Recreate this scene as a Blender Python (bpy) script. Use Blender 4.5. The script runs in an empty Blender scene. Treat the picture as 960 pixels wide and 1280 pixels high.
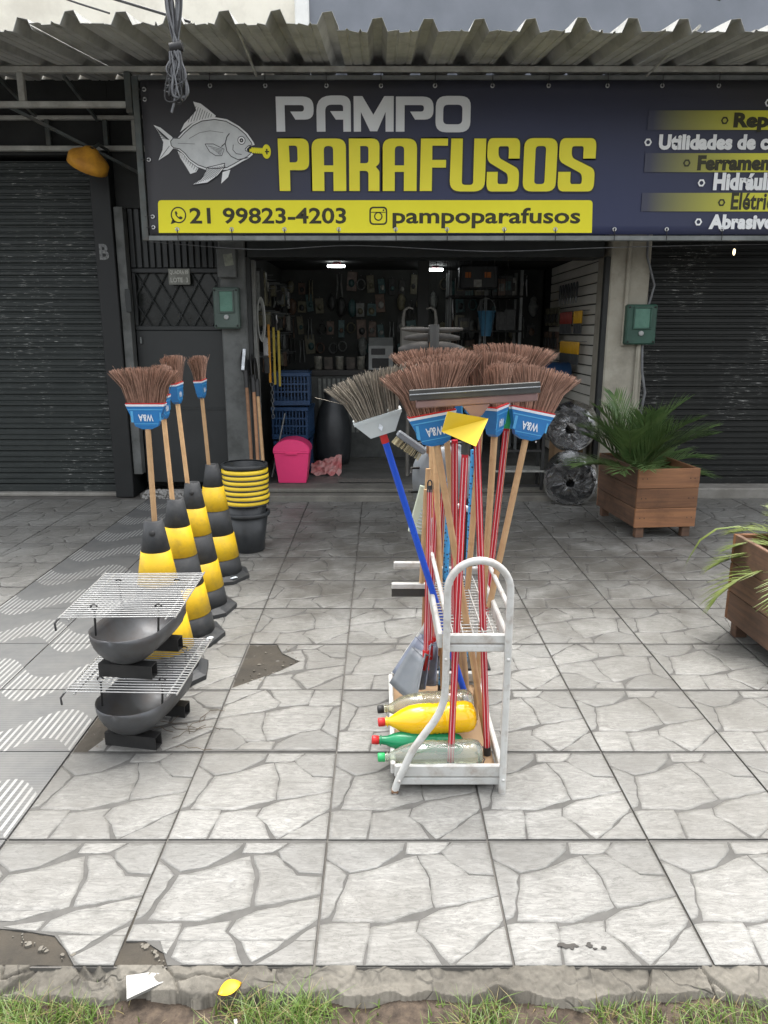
import bpy, math, random
from mathutils import Vector, Matrix
R = math.radians
random.seed(7)
scn = bpy.context.scene
COL = scn.collection

# ---------------------------------------------------------------- camera, sky, sun, exposure
cam = bpy.data.cameras.new('camera')
cam.sensor_fit = 'HORIZONTAL'; cam.sensor_width = 36.0
cam.lens = 36.0 * 930 / 960; cam.shift_x = 5 / 960; cam.clip_end = 400; cam.clip_start = 0.05
camo = bpy.data.objects.new('camera', cam); COL.objects.link(camo)
camo.location = (0, 0, 1.545)
camo.rotation_euler = (R(90) - math.atan(225 / 930), 0, 0)
scn.camera = camo

SUN_EL, SUN_AZ = R(74), R(8)         # azimuth from +Y clockwise: overcast, the brightest part of the sky almost overhead
world = bpy.data.worlds.new('World'); scn.world = world; world.use_nodes = True
wn = world.node_tree.nodes; wl = world.node_tree.links
sky = wn.new('ShaderNodeTexSky'); sky.sky_type = 'NISHITA'; sky.sun_disc = False
sky.sun_elevation = SUN_EL; sky.sun_rotation = SUN_AZ
sky.air_density = 1.2; sky.dust_density = 5.0; sky.ozone_density = 1.0
hs = wn.new('ShaderNodeHueSaturation'); hs.inputs['Saturation'].default_value = 0.22   # overcast: hardly any blue
bg = wn['Background']; bg.inputs['Strength'].default_value = 0.15
wl.new(sky.outputs[0], hs.inputs['Color']); wl.new(hs.outputs[0], bg.inputs['Color'])

sun = bpy.data.lights.new('sun', 'SUN'); sun.energy = 1.0; sun.angle = R(40); sun.color = (1.0, 0.97, 0.92)
suno = bpy.data.objects.new('sun', sun); COL.objects.link(suno)
sd = Vector((math.sin(SUN_AZ) * math.cos(SUN_EL), math.cos(SUN_AZ) * math.cos(SUN_EL), math.sin(SUN_EL)))
suno.rotation_euler = sd.to_track_quat('Z', 'Y').to_euler(); suno.location = (0, -5, 12)

scn.view_settings.view_transform = 'Standard'; scn.view_settings.look = 'None'
scn.view_settings.gamma = 1; scn.view_settings.use_curve_mapping = False
scn.view_settings.exposure = 1.85
scn.cycles.max_bounces = 8; scn.cycles.diffuse_bounces = 4; scn.cycles.transparent_max_bounces = 16

# ---------------------------------------------------------------- helpers
def tag(o, label=None, cat=None, group=None, kind=None):
    if label: o['label'] = label
    if cat: o['category'] = cat
    if group: o['group'] = group
    if kind: o['kind'] = kind
    return o

def empty(name, loc=(0, 0, 0), label=None, cat=None, group=None, rz=0, mw=None, kind=None):
    o = bpy.data.objects.new(name, None); COL.objects.link(o); o.empty_display_size = .1
    if mw is not None: o.matrix_world = mw
    else:
        o.location = loc; o.rotation_euler = (0, 0, rz)
    return tag(o, label, cat, group, kind)

class MB:
    """collects shapes; build() links them as one mesh object"""
    def __init__(s): s.v = []; s.f = []; s.sm = []; s.mi = []; s.m = Matrix(); s.cur = 0; s.tint = []; s.t = 0.5
    def add(s, vs, fs, smooth=False):
        b = len(s.v)
        for p in vs: s.v.append(tuple(s.m @ Vector(p)))
        for f in fs:
            s.f.append(tuple(i + b for i in f)); s.sm.append(smooth); s.mi.append(s.cur); s.tint.append(s.t)
        return s
    def box(s, x0, x1, y0, y1, z0, z1, bev=0.0):
        if bev <= 0:
            return s.add([(x0,y0,z0),(x1,y0,z0),(x1,y1,z0),(x0,y1,z0),(x0,y0,z1),(x1,y0,z1),(x1,y1,z1),(x0,y1,z1)],
                  [(3,2,1,0),(4,5,6,7),(0,1,5,4),(1,2,6,5),(2,3,7,6),(3,0,4,7)])
        b = min(bev, (x1-x0)*.45, (y1-y0)*.45, (z1-z0)*.45)
        vs = []; idx = {}
        for ix, X in enumerate((x0, x1)):
            for iy, Y in enumerate((y0, y1)):
                for iz, Z in enumerate((z0, z1)):
                    sx, sy, sz = (1-2*ix)*b, (1-2*iy)*b, (1-2*iz)*b
                    for a, p in enumerate(((X, Y+sy, Z+sz), (X+sx, Y, Z+sz), (X+sx, Y+sy, Z))):
                        idx[ix,iy,iz,a] = len(vs); vs.append(p)
        I = lambda *k: idx[k]
        fs = []
        for q in (0, 1):
            fs.append((I(q,0,0,0),I(q,1,0,0),I(q,1,1,0),I(q,0,1,0)) if q else (I(q,0,0,0),I(q,0,1,0),I(q,1,1,0),I(q,1,0,0)))
            fs.append((I(0,q,0,1),I(0,q,1,1),I(1,q,1,1),I(1,q,0,1)) if q else (I(0,q,0,1),I(1,q,0,1),I(1,q,1,1),I(0,q,1,1)))
            fs.append((I(0,0,q,2),I(1,0,q,2),I(1,1,q,2),I(0,1,q,2)) if q else (I(0,0,q,2),I(0,1,q,2),I(1,1,q,2),I(1,0,q,2)))
        for p in (0, 1):
            for q in (0, 1):
                fs.append((I(p,q,0,0),I(p,q,0,1),I(p,q,1,1),I(p,q,1,0)))
                fs.append((I(p,0,q,0),I(p,1,q,0),I(p,1,q,2),I(p,0,q,2)))
                fs.append((I(0,p,q,1),I(1,p,q,1),I(1,p,q,2),I(0,p,q,2)))
        for k in ((a,b2,c) for a in (0,1) for b2 in (0,1) for c in (0,1)):
            fs.append((I(*k,0),I(*k,1),I(*k,2)))
        return s.add(vs, fs)
    def tube(s, pts, r, n=8, caps=True, smooth=True):
        pts = [Vector(p) for p in pts]; N = len(pts)
        rs = r if isinstance(r, (list, tuple)) else [r]*N
        vs = []; up = None
        for i, p in enumerate(pts):
            t = (pts[min(i+1, N-1)] - pts[max(i-1, 0)])
            t = t.normalized() if t.length > 1e-9 else Vector((0,0,1))
            if up is None: up = Vector((0,0,1)) if abs(t.z) < .9 else Vector((0,1,0))
            a = up - t*up.dot(t)
            if a.length < 1e-6: a = Vector((1,0,0)) - t*t.x
            a.normalize(); up = a; b = t.cross(a)
            for k in range(n):
                an = 2*math.pi*k/n + math.pi/n
                vs.append(p + (a*math.cos(an) + b*math.sin(an))*rs[i])
        fs = [(i*n+k, i*n+(k+1)%n, (i+1)*n+(k+1)%n, (i+1)*n+k) for i in range(N-1) for k in range(n)]
        s.add(vs, fs, smooth)
        if caps:
            s.add(vs[:n], [tuple(reversed(range(n)))]); s.add(vs[-n:], [tuple(range(n))])
        return s
    def lathe(s, prof, n=24, smooth=True, a0=0.0, rot=0.0):
        """prof: (r, z) pairs"""
        vs = []
        for (r, z) in prof:
            for k in range(n):
                an = 2*math.pi*k/n + rot; vs.append((r*math.cos(an), r*math.sin(an), z))
        fs = [(i*n+k, i*n+(k+1)%n, (i+1)*n+(k+1)%n, (i+1)*n+k) for i in range(len(prof)-1) for k in range(n)]
        return s.add(vs, fs, smooth)
    def prism(s, poly, z0, z1):
        n = len(poly)
        vs = [(x, y, z0) for x, y in poly] + [(x, y, z1) for x, y in poly]
        a = sum(poly[i][0]*poly[(i+1)%n][1] - poly[(i+1)%n][0]*poly[i][1] for i in range(n))
        fs = [tuple(range(n, 2*n)), tuple(reversed(range(n)))] + [(i, (i+1)%n, (i+1)%n+n, i+n) for i in range(n)]
        if a < 0: fs = [tuple(reversed(f)) for f in fs]
        return s.add(vs, fs)
    def sphere(s, c, r, n=12, m=8, sc=(1,1,1)):
        vs = [(c[0], c[1], c[2]-r*sc[2])]
        for j in range(1, m):
            th = math.pi*j/m
            for k in range(n):
                an = 2*math.pi*k/n
                vs.append((c[0]+r*sc[0]*math.sin(th)*math.cos(an), c[1]+r*sc[1]*math.sin(th)*math.sin(an), c[2]-r*sc[2]*math.cos(th)))
        vs.append((c[0], c[1], c[2]+r*sc[2])); L = len(vs)-1
        fs = [(0, 1+(k+1)%n, 1+k) for k in range(n)]
        for j in range(m-2):
            fs += [(1+j*n+k, 1+j*n+(k+1)%n, 1+(j+1)*n+(k+1)%n, 1+(j+1)*n+k) for k in range(n)]
        fs += [(L, 1+(m-2)*n+k, 1+(m-2)*n+(k+1)%n) for k in range(n)]
        return s.add(vs, fs, True)
    def mesh(s, name, mats):
        me = bpy.data.meshes.new(name); me.from_pydata(s.v, [], s.f)
        for m_ in (mats if isinstance(mats, (list, tuple)) else [mats]): me.materials.append(m_)
        me.polygons.foreach_set('use_smooth', s.sm); me.polygons.foreach_set('material_index', s.mi)
        return me
    def build(s, name, mats, parent=None, loc=None):
        o = bpy.data.objects.new(name, s.mesh(name, mats)); COL.objects.link(o)
        if parent is not None: o.parent = parent
        if loc is not None: o.location = loc
        return o

def inst(name, me, parent=None, loc=(0,0,0), rot=(0,0,0), scale=None):
    o = bpy.data.objects.new(name, me); COL.objects.link(o)
    if parent is not None: o.parent = parent
    o.location = loc; o.rotation_euler = rot
    if scale: o.scale = scale
    return o

def frame(p, z, x):
    """matrix at p with local z along z and local x near x"""
    z = Vector(z).normalized(); x = Vector(x); x = (x - z*x.dot(z)).normalized(); y = z.cross(x)
    m = Matrix((x, y, z)).transposed().to_4x4(); m.translation = Vector(p); return m

def copy_tree(o, parent=None):
    c = o.copy(); COL.objects.link(c); c.parent = parent
    for ch in o.children: copy_tree(ch, c)
    return c

# ---- 2D outlines (lettering, emblems)
def rounded(loop):
    """loop of (x, y) or (x, y, radius)"""
    out = []; n = len(loop)
    for i, p in enumerate(loop):
        if len(p) < 3: out.append((p[0], p[1])); continue
        P = Vector(p[:2]); A = Vector(loop[i-1][:2]); B = Vector(loop[(i+1) % n][:2])
        r = min(p[2], (A-P).length*.5, (B-P).length*.5)
        a = P + (A-P).normalized()*r; b = P + (B-P).normalized()*r
        for k in range(6):
            t = k/5; q = a*(1-t)**2 + P*2*t*(1-t) + b*t*t; out.append((q.x, q.y))
    return out

def curve_mesh(name, loops, depth=0.0015, offset=0.0):
    cu = bpy.data.curves.new(name, 'CURVE'); cu.dimensions = '2D'; cu.fill_mode = 'BOTH' if depth else 'FRONT'; cu.extrude = depth
    for lp in loops:
        sp = cu.splines.new('POLY'); sp.points.add(len(lp)-1); sp.use_cyclic_u = True
        for i, p in enumerate(lp): sp.points[i].co = (p[0], p[1], 0, 1)
    o = bpy.data.objects.new(name, cu)
    me = bpy.data.meshes.new_from_object(o); bpy.data.objects.remove(o); bpy.data.curves.remove(cu)
    me.name = name; return me

def text_mesh(name, txt, w, h, bold=0.0, depth=0.0015, spacing=1.0):
    """text scaled so that its ink fills w x h, origin at the lower left of the ink"""
    cu = bpy.data.curves.new(name, 'FONT'); cu.body = txt; cu.size = 1; cu.offset = bold; cu.space_character = spacing; cu.resolution_u = 3
    o = bpy.data.objects.new(name, cu)
    me = bpy.data.meshes.new_from_object(o); bpy.data.objects.remove(o); bpy.data.curves.remove(cu)
    xs = [v.co.x for v in me.vertices]; ys = [v.co.y for v in me.vertices]
    x0, y0 = min(xs), min(ys); sx = w/(max(xs)-x0); sy = h/(max(ys)-y0)
    for v in me.vertices: v.co = ((v.co.x-x0)*sx, (v.co.y-y0)*sy, 0)
    me.name = name; return me

def put2d(name, me, mat, parent, loc, rot=(R(90), 0, 0)):
    me.materials.clear(); me.materials.append(mat)
    return inst(name, me, parent, loc, rot)

def ribbon(mb, pts, w):
    """flat line in the local xy plane; w a width or list of widths"""
    n = len(pts); vs = []
    for i, p in enumerate(pts):
        a = Vector(pts[max(i-1, 0)]); b = Vector(pts[min(i+1, n-1)]); t = (b-a).normalized(); nn = Vector((-t.y, t.x))
        ww = (w[i] if isinstance(w, (list, tuple)) else w)/2
        q = Vector(p); vs += [(q.x-nn.x*ww, q.y-nn.y*ww, 0), (q.x+nn.x*ww, q.y+nn.y*ww, 0)]
    mb.add(vs, [(2*i, 2*i+2, 2*i+3, 2*i+1) for i in range(n-1)])

# ---------------------------------------------------------------- materials
MATS = {}
def nodes(name):
    m = bpy.data.materials.new(name); m.use_nodes = True; nt = m.node_tree
    return m, nt, nt.nodes, nt.links, nt.nodes['Principled BSDF']

def coords(nt, space='Object', scale=(1,1,1), rot=(0,0,0), rnd=True):
    N, L = nt.nodes, nt.links
    if space == 'World': out = N.new('ShaderNodeNewGeometry').outputs['Position']
    else: out = N.new('ShaderNodeTexCoord').outputs['Object']
    if rnd and space != 'World':
        oi = N.new('ShaderNodeObjectInfo'); mu = N.new('ShaderNodeMath'); mu.operation = 'MULTIPLY'; mu.inputs[1].default_value = 37.0
        L.new(oi.outputs['Random'], mu.inputs[0]); ad = N.new('ShaderNodeVectorMath'); ad.operation = 'ADD'
        L.new(out, ad.inputs[0]); L.new(mu.outputs[0], ad.inputs[1]); out = ad.outputs[0]
    mp = N.new('ShaderNodeMapping'); mp.inputs['Scale'].default_value = scale; mp.inputs['Rotation'].default_value = rot
    L.new(out, mp.inputs['Vector']); return mp.outputs[0]

def noise(nt, vec, scale, detail=5, rough=.6, dist=0.0):
    n = nt.nodes.new('ShaderNodeTexNoise'); n.inputs['Scale'].default_value = scale; n.inputs['Detail'].default_value = detail
    n.inputs['Roughness'].default_value = rough; n.inputs['Distortion'].default_value = dist
    nt.links.new(vec, n.inputs['Vector']); return n.outputs['Fac']

def ramp(nt, fac, lo, hi, a=0.0, b=1.0):
    r = nt.nodes.new('ShaderNodeMapRange'); r.inputs['From Min'].default_value = lo; r.inputs['From Max'].default_value = hi
    r.inputs['To Min'].default_value = a; r.inputs['To Max'].default_value = b; nt.links.new(fac, r.inputs['Value']); return r.outputs[0]

def mix(nt, fac, a, b, blend='MIX'):
    m = nt.nodes.new('ShaderNodeMix'); m.data_type = 'RGBA'; m.blend_type = blend; m.clamp_factor = True
    for i, v in ((0, fac), (6, a), (7, b)):
        if hasattr(v, 'is_linked'): nt.links.new(v, m.inputs[i])
        elif i == 0: m.inputs[0].default_value = v
        else: m.inputs[i].default_value = (*v[:3], 1)
    return m.outputs[2]

def math_(nt, op, a, b=None):
    m = nt.nodes.new('ShaderNodeMath'); m.operation = op
    for i, v in ((0, a), (1, b)):
        if v is None: continue
        if hasattr(v, 'is_linked'): nt.links.new(v, m.inputs[i])
        else: m.inputs[i].default_value = v
    return m.outputs[0]

def bump(nt, b, h, strength=.3, dist=.005):
    n = nt.nodes.new('ShaderNodeBump'); n.inputs['Strength'].default_value = strength; n.inputs['Distance'].default_value = dist
    nt.links.new(h, n.inputs['Height']); nt.links.new(n.outputs[0], b.inputs['Normal'])

def mat(name, c1, c2=None, rough=.6, metal=0.0, scale=12, stretch=(1,1,1), bmp=.15, bd=.002, space='Object', rot=(0,0,0),
        dirt=None, dirt_amt=.0, dirt_scale=5, spec=.4, lo=.35, hi=.65, vary=.0, detail=6):
    if name in MATS: return MATS[name]
    m, nt, N, L, b = nodes(name)
    c2 = c2 or tuple(x*.8 for x in c1)
    v = coords(nt, space, stretch, rot)
    n = noise(nt, v, scale, detail)
    c = mix(nt, ramp(nt, n, lo, hi), c1, c2)
    if dirt_amt:
        d = noise(nt, coords(nt, space), dirt_scale, 8, .7)
        c = mix(nt, ramp(nt, d, .48, .72, 0, dirt_amt), c, dirt or (.08, .07, .06))
    if vary:
        oi = N.new('ShaderNodeObjectInfo'); hv = N.new('ShaderNodeHueSaturation')
        L.new(ramp(nt, oi.outputs['Random'], 0, 1, 1-vary, 1+vary), hv.inputs['Value']); L.new(c, hv.inputs['Color']); c = hv.outputs[0]
    L.new(c, b.inputs['Base Color']); b.inputs['Metallic'].default_value = metal
    b.inputs['Specular IOR Level'].default_value = spec
    L.new(ramp(nt, n, .2, .8, max(.02, rough-.1), min(1, rough+.1)), b.inputs['Roughness'])
    if bmp: bump(nt, b, n, bmp, bd)
    MATS[name] = m; return m

def clear(name, tint, gloss=.06, top=.9, milk=.16):
    m, nt, N, L, b = nodes(name); N.remove(b)
    tr = N.new('ShaderNodeBsdfTransparent'); tr.inputs[0].default_value = (*tint, 1)
    gl = N.new('ShaderNodeBsdfGlossy'); gl.inputs['Roughness'].default_value = gloss; gl.inputs[0].default_value = (.9, .9, .9, 1)
    lw = N.new('ShaderNodeLayerWeight'); lw.inputs['Blend'].default_value = .35
    df = N.new('ShaderNodeBsdfDiffuse'); df.inputs[0].default_value = (*[min(1, t*.9) for t in tint], 1)
    m0 = N.new('ShaderNodeMixShader'); m0.inputs[0].default_value = milk; L.new(tr.outputs[0], m0.inputs[1]); L.new(df.outputs[0], m0.inputs[2])
    mx = N.new('ShaderNodeMixShader'); L.new(ramp(nt, lw.outputs['Fresnel'], 0, 1, .03, top), mx.inputs[0])
    L.new(m0.outputs[0], mx.inputs[1]); L.new(gl.outputs[0], mx.inputs[2]); L.new(mx.outputs[0], N['Material Output'].inputs[0]); return m

def emit(name, c, s):
    m, nt, N, L, b = nodes(name); b.inputs['Emission Color'].default_value = (*c, 1); b.inputs['Emission Strength'].default_value = s
    b.inputs['Base Color'].default_value = (*c, 1); return m

# flagstone print of the pavement tiles
def tile_stone():
    m, nt, N, L, b = nodes('tile_stone')
    at = N.new('ShaderNodeAttribute'); at.attribute_name = 'tint'
    base = mix(nt, at.outputs['Fac'], (.185, .184, .174), (.300, .296, .276))
    st = noise(nt, coords(nt, 'Object', (5, 17, 1), (0, 0, R(-18)), True), 2.0, 10, .74, 2.4)
    base = mix(nt, ramp(nt, st, .36, .64, .0, .85), base, (.135, .133, .124))
    vein = math_(nt, 'ABSOLUTE', math_(nt, 'SUBTRACT', noise(nt, coords(nt, 'Object', (5, 20, 1), (0, 0, R(-16)), True), 2.0, 7, .65, 2.2), .5))
    base = mix(nt, ramp(nt, vein, .0, .020, .7, 0), base, (.075, .073, .067))
    oi = N.new('ShaderNodeObjectInfo'); hv = N.new('ShaderNodeHueSaturation')
    L.new(ramp(nt, oi.outputs['Random'], 0, 1, .90, 1.05), hv.inputs['Value']); L.new(base, hv.inputs['Color'])
    w = coords(nt, 'World')
    sep_ = N.new('ShaderNodeSeparateXYZ'); L.new(w, sep_.inputs[0])
    big = noise(nt, w, 1.1, 8, .7)
    d = ramp(nt, big, .41, .66, 0, .68)
    c = mix(nt, d, hv.outputs[0], (.088, .083, .072))
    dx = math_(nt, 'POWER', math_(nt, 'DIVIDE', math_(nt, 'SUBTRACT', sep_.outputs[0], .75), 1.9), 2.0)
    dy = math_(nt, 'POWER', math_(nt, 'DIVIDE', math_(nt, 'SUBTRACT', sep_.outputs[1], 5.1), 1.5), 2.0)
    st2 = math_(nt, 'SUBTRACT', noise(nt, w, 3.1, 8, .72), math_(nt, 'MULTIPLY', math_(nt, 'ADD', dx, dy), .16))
    c = mix(nt, ramp(nt, st2, .30, .54, 0, .82), c, (.068, .063, .054))       # trodden-in stains before the shop door, deepened to paint in some awning shade
    sp = noise(nt, w, 26, 5, .7)
    c = mix(nt, ramp(nt, sp, .66, .74, 0, .4), c, (.13, .11, .09))
    L.new(c, b.inputs['Base Color']); b.inputs['Specular IOR Level'].default_value = .35
    L.new(ramp(nt, st, .2, .8, .38, .62), b.inputs['Roughness'])
    bump(nt, b, math_(nt, 'ADD', st, ramp(nt, vein, 0, .02, -.4, 0)), .35, .003); return m

def wave_tile():
    m, nt, N, L, b = nodes('wave_tile')
    w = coords(nt, 'World'); sep = N.new('ShaderNodeSeparateXYZ'); L.new(w, sep.inputs[0]); X, Y = sep.outputs[0], sep.outputs[1]
    ph = math_(nt, 'MULTIPLY', math_(nt, 'SINE', math_(nt, 'MULTIPLY', math_(nt, 'ADD', X, 1.17), 2*math.pi/.517)), 1.25)
    wv = math_(nt, 'SINE', math_(nt, 'ADD', math_(nt, 'MULTIPLY', Y, 2*math.pi/.502), ph))
    inside = ramp(nt, wv, .10, .18)
    st = math_(nt, 'SINE', math_(nt, 'MULTIPLY', X, 2*math.pi/.0265))
    stripe = ramp(nt, st, .1, .5)
    wear = noise(nt, w, 9, 7, .7)
    wht = mix(nt, ramp(nt, wear, .35, .7), (.29, .29, .275), (.19, .19, .18))
    drk = mix(nt, ramp(nt, wear, .3, .7), (.070, .072, .072), (.105, .105, .10))
    drk = mix(nt, ramp(nt, math_(nt, 'SINE', math_(nt, 'MULTIPLY', Y, 2*math.pi/.016)), .3, .8, 0, .22), drk, (.19, .19, .185))
    c = mix(nt, math_(nt, 'MULTIPLY', inside, stripe), drk, wht)
    d = noise(nt, w, 1.4, 7, .7)
    c = mix(nt, ramp(nt, d, .5, .75, 0, .5), c, (.13, .122, .11))
    L.new(c, b.inputs['Base Color']); b.inputs['Roughness'].default_value = .7
    bump(nt, b, math_(nt, 'ADD', math_(nt, 'MULTIPLY', stripe, inside), math_(nt, 'MULTIPLY', wear, .5)), .35, .002); return m

def slat_paint(name, c1, c2):
    m, nt, N, L, b = nodes(name)
    n = noise(nt, coords(nt, 'World', (1, 1, 2)), 2.4, 7, .65)
    c = mix(nt, ramp(nt, n, .3, .7), c1, c2)
    s = noise(nt, coords(nt, 'World', (9, 1, 130)), 1.0, 6, .75)
    s2 = noise(nt, coords(nt, 'World', (2.2, 1, .9)), 1.0, 2)
    k = math_(nt, 'MULTIPLY', ramp(nt, s, .60, .635), ramp(nt, s2, .44, .55))
    c = mix(nt, math_(nt, 'MULTIPLY', k, .85), c, (.5, .5, .47))
    L.new(c, b.inputs['Base Color']); b.inputs['Roughness'].default_value = .5; b.inputs['Specular IOR Level'].default_value = .3
    bump(nt, b, n, .1, .004); return m

def banner():
    m, nt, N, L, b = nodes('banner_print')
    sep = N.new('ShaderNodeSeparateXYZ'); L.new(coords(nt, 'World'), sep.inputs[0])
    # printed colour blend: charcoal with a navy bloom low in the middle of the banner
    dx = math_(nt, 'POWER', math_(nt, 'MULTIPLY', math_(nt, 'SUBTRACT', sep.outputs[0], 1.25), .62), 2.0)
    dz = math_(nt, 'POWER', math_(nt, 'MULTIPLY', math_(nt, 'SUBTRACT', sep.outputs[2], 2.5), 1.5), 2.0)
    g = math_(nt, 'ADD', dx, dz)
    c = mix(nt, ramp(nt, g, 0, 2.6), (.030, .038, .095), (.046, .045, .050))
    wr = noise(nt, coords(nt, 'World', (1, 1, .5)), 3, 3)
    L.new(c, b.inputs['Base Color']); b.inputs['Roughness'].default_value = .45; b.inputs['Specular IOR Level'].default_value = .35
    bump(nt, b, wr, .25, .01); return m

def band_print():
    m, nt, N, L, b = nodes('band_print')
    sep = N.new('ShaderNodeSeparateXYZ'); L.new(coords(nt, 'World'), sep.inputs[0])
    c = mix(nt, ramp(nt, sep.outputs[0], 2.12, 2.95), (.040, .043, .075), (.62, .60, .03))
    L.new(c, b.inputs['Base Color']); b.inputs['Roughness'].default_value = .45; return m

def wood(name, c1, c2, ring=1.0, dirt=.4):
    m, nt, N, L, b = nodes(name)
    v = coords(nt, 'Object', (1.5, 1.5, 1.5))
    g = noise(nt, coords(nt, 'Object', (2.2, 40*ring, 40*ring)), 1.0, 6, .6, .6)
    c = mix(nt, ramp(nt, g, .32, .68), c1, c2)
    n2 = noise(nt, v, 2.2, 6, .65)
    c = mix(nt, ramp(nt, n2, .48, .75, 0, dirt), c, tuple(x*.28 for x in c2))
    oi = N.new('ShaderNodeObjectInfo'); hv = N.new('ShaderNodeHueSaturation')
    L.new(ramp(nt, oi.outputs['Random'], 0, 1, .72, 1.25), hv.inputs['Value']); L.new(c, hv.inputs['Color'])
    L.new(hv.outputs[0], b.inputs['Base Color']); b.inputs['Roughness'].default_value = .7; bump(nt, b, g, .3, .003); return m

def concrete(name, c1, c2, crack=0.0, sc=9.0):
    m, nt, N, L, b = nodes(name)
    w = coords(nt, 'World')
    n = noise(nt, w, 22, 9, .72); n2 = noise(nt, w, 3.5, 7, .65)
    c = mix(nt, ramp(nt, n2, .35, .65), c1, c2)
    c = mix(nt, ramp(nt, n, .58, .72, 0, .6), c, tuple(x*.4 for x in c2))
    h = n
    if crack:
        vo = N.new('ShaderNodeTexVoronoi'); vo.feature = 'DISTANCE_TO_EDGE'; vo.inputs['Scale'].default_value = sc
        ad = N.new('ShaderNodeVectorMath'); ad.operation = 'ADD'
        nn = N.new('ShaderNodeTexNoise'); nn.inputs['Scale'].default_value = 7; L.new(w, nn.inputs['Vector'])
        sm = N.new('ShaderNodeVectorMath'); sm.operation = 'SCALE'; sm.inputs['Scale'].default_value = .22; L.new(nn.outputs['Color'], sm.inputs[0])
        L.new(w, ad.inputs[0]); L.new(sm.outputs[0], ad.inputs[1]); L.new(ad.outputs[0], vo.inputs['Vector'])
        k = math_(nt, 'MULTIPLY', ramp(nt, vo.outputs['Distance'], 0, .030, 1, 0), ramp(nt, noise(nt, w, 4.0, 3), .42, .54))
        c = mix(nt, math_(nt, 'MULTIPLY', k, crack), c, (.045, .042, .036))
        h = math_(nt, 'SUBTRACT', n, k)
    L.new(c, b.inputs['Base Color']); b.inputs['Roughness'].default_value = .9; bump(nt, b, h, .6, .006); return m

def leaf(name, c1, c2, trans=.25):
    m, nt, N, L, b = nodes(name)
    n = noise(nt, coords(nt, 'Object'), 9, 4)
    c = mix(nt, ramp(nt, n, .3, .7), c1, c2)
    L.new(c, b.inputs['Base Color']); b.inputs['Roughness'].default_value = .45
    t = N.new('ShaderNodeBsdfTranslucent'); L.new(c, t.inputs[0]); mx = N.new('ShaderNodeMixShader'); mx.inputs[0].default_value = trans
    L.new(b.outputs[0], mx.inputs[1]); L.new(t.outputs[0], mx.inputs[2]); L.new(mx.outputs[0], N['Material Output'].inputs[0]); return m

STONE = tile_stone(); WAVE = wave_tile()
GROOVE = mat('tile_groove', (.062, .060, .055), (.090, .087, .081), .85, scale=20, space='World')
BED = concrete('mortar_bed', (.115, .108, .098), (.075, .07, .062))
DIRT = concrete('bare_mortar', (.046, .038, .027), (.022, .019, .014))
KERB = concrete('old_kerb', (.150, .138, .115), (.064, .057, .045), .55, 5.5)
SOIL = mat('soil', (.075, .055, .038), (.03, .022, .016), .95, scale=40, bmp=.8, bd=.01, space='World')
SLATL = slat_paint('dark_shutter_paint', (.022, .026, .025), (.032, .037, .035))
SLATR = slat_paint('black_shutter_paint', (.009, .010, .009), (.014, .015, .0135))
BLACKP = mat('black_paint', (.015, .017, .017), (.022, .025, .024), .45, scale=6)
DOORP = mat('door_paint', (.017, .019, .019), (.024, .026, .026), .45, scale=3)
GREYP = mat('grey_pillar_paint', (.12, .124, .12), (.08, .084, .08), .7, scale=5, dirt=(.05, .05, .045), dirt_amt=.6, space='World')
CREAMP = mat('cream_pillar_paint', (.36, .335, .275), (.27, .25, .20), .8, scale=4, dirt=(.12, .11, .09), dirt_amt=.5, space='World')
UPCREAM = mat('cream_wall_paint', (.80, .765, .66), (.70, .665, .57), .85, scale=2, space='World', dirt=(.4, .36, .3), dirt_amt=.3, dirt_scale=2)
UPGREY = mat('grey_wall_paint', (.20, .215, .245), (.165, .18, .205), .8, scale=2, space='World')
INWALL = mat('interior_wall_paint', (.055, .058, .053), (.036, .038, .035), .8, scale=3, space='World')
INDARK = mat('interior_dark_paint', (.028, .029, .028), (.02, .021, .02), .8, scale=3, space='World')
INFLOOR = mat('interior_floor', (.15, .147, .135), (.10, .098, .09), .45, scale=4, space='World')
GALV = mat('galvanised_sheet', (.50, .50, .475), (.37, .37, .35), .6, .05, scale=3, stretch=(5, .7, 1), space='World', dirt=(.12, .12, .105), dirt_amt=.55, dirt_scale=3.2, lo=.3, hi=.7)
BEAMW = mat('white_beam_paint', (.50, .50, .46), (.34, .34, .31), .6, scale=6, dirt=(.14, .11, .08), dirt_amt=.5)
BEAMG = mat('green_grey_beam', (.10, .115, .11), (.06, .07, .068), .55, scale=6, dirt=(.13, .08, .05), dirt_amt=.35)
STEELG = mat('grey_steel', (.22, .23, .225), (.15, .16, .155), .5, .3, scale=8)
RUST = mat('rusty_orange', (.66, .32, .03), (.45, .20, .03), .65, scale=10)
WIRE = mat('black_cable', (.02, .02, .02), (.035, .035, .035), .5)
WIREG = mat('grey_cable', (.16, .165, .17), (.09, .09, .095), .4)
BANNER = banner(); BANDP = band_print()
PYEL = mat('print_yellow', (.88, .80, .015), (.84, .76, .015), .45, scale=2, bmp=0)
PYELL = mat('print_yellow_letters', (.86, .77, .03), (.82, .73, .03), .45, scale=2, bmp=0)
PSIL = mat('print_silver', (.76, .78, .79), (.68, .70, .71), .45, scale=1.5, bmp=0)
PWHT = mat('print_white', (.86, .87, .87), (.80, .81, .81), .45, scale=2, bmp=0)
PDARK = mat('print_dark', (.035, .033, .008), (.03, .028, .008), .5, bmp=0)
PLINE = mat('print_line', (.025, .025, .03), (.03, .03, .035), .5, bmp=0)
PFISH = mat('print_fish_grey', (.66, .68, .68), (.56, .58, .585), .5, scale=14, bmp=0)
EYELET = mat('eyelet_metal', (.6, .6, .6), (.5, .5, .5), .3, .9)
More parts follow.
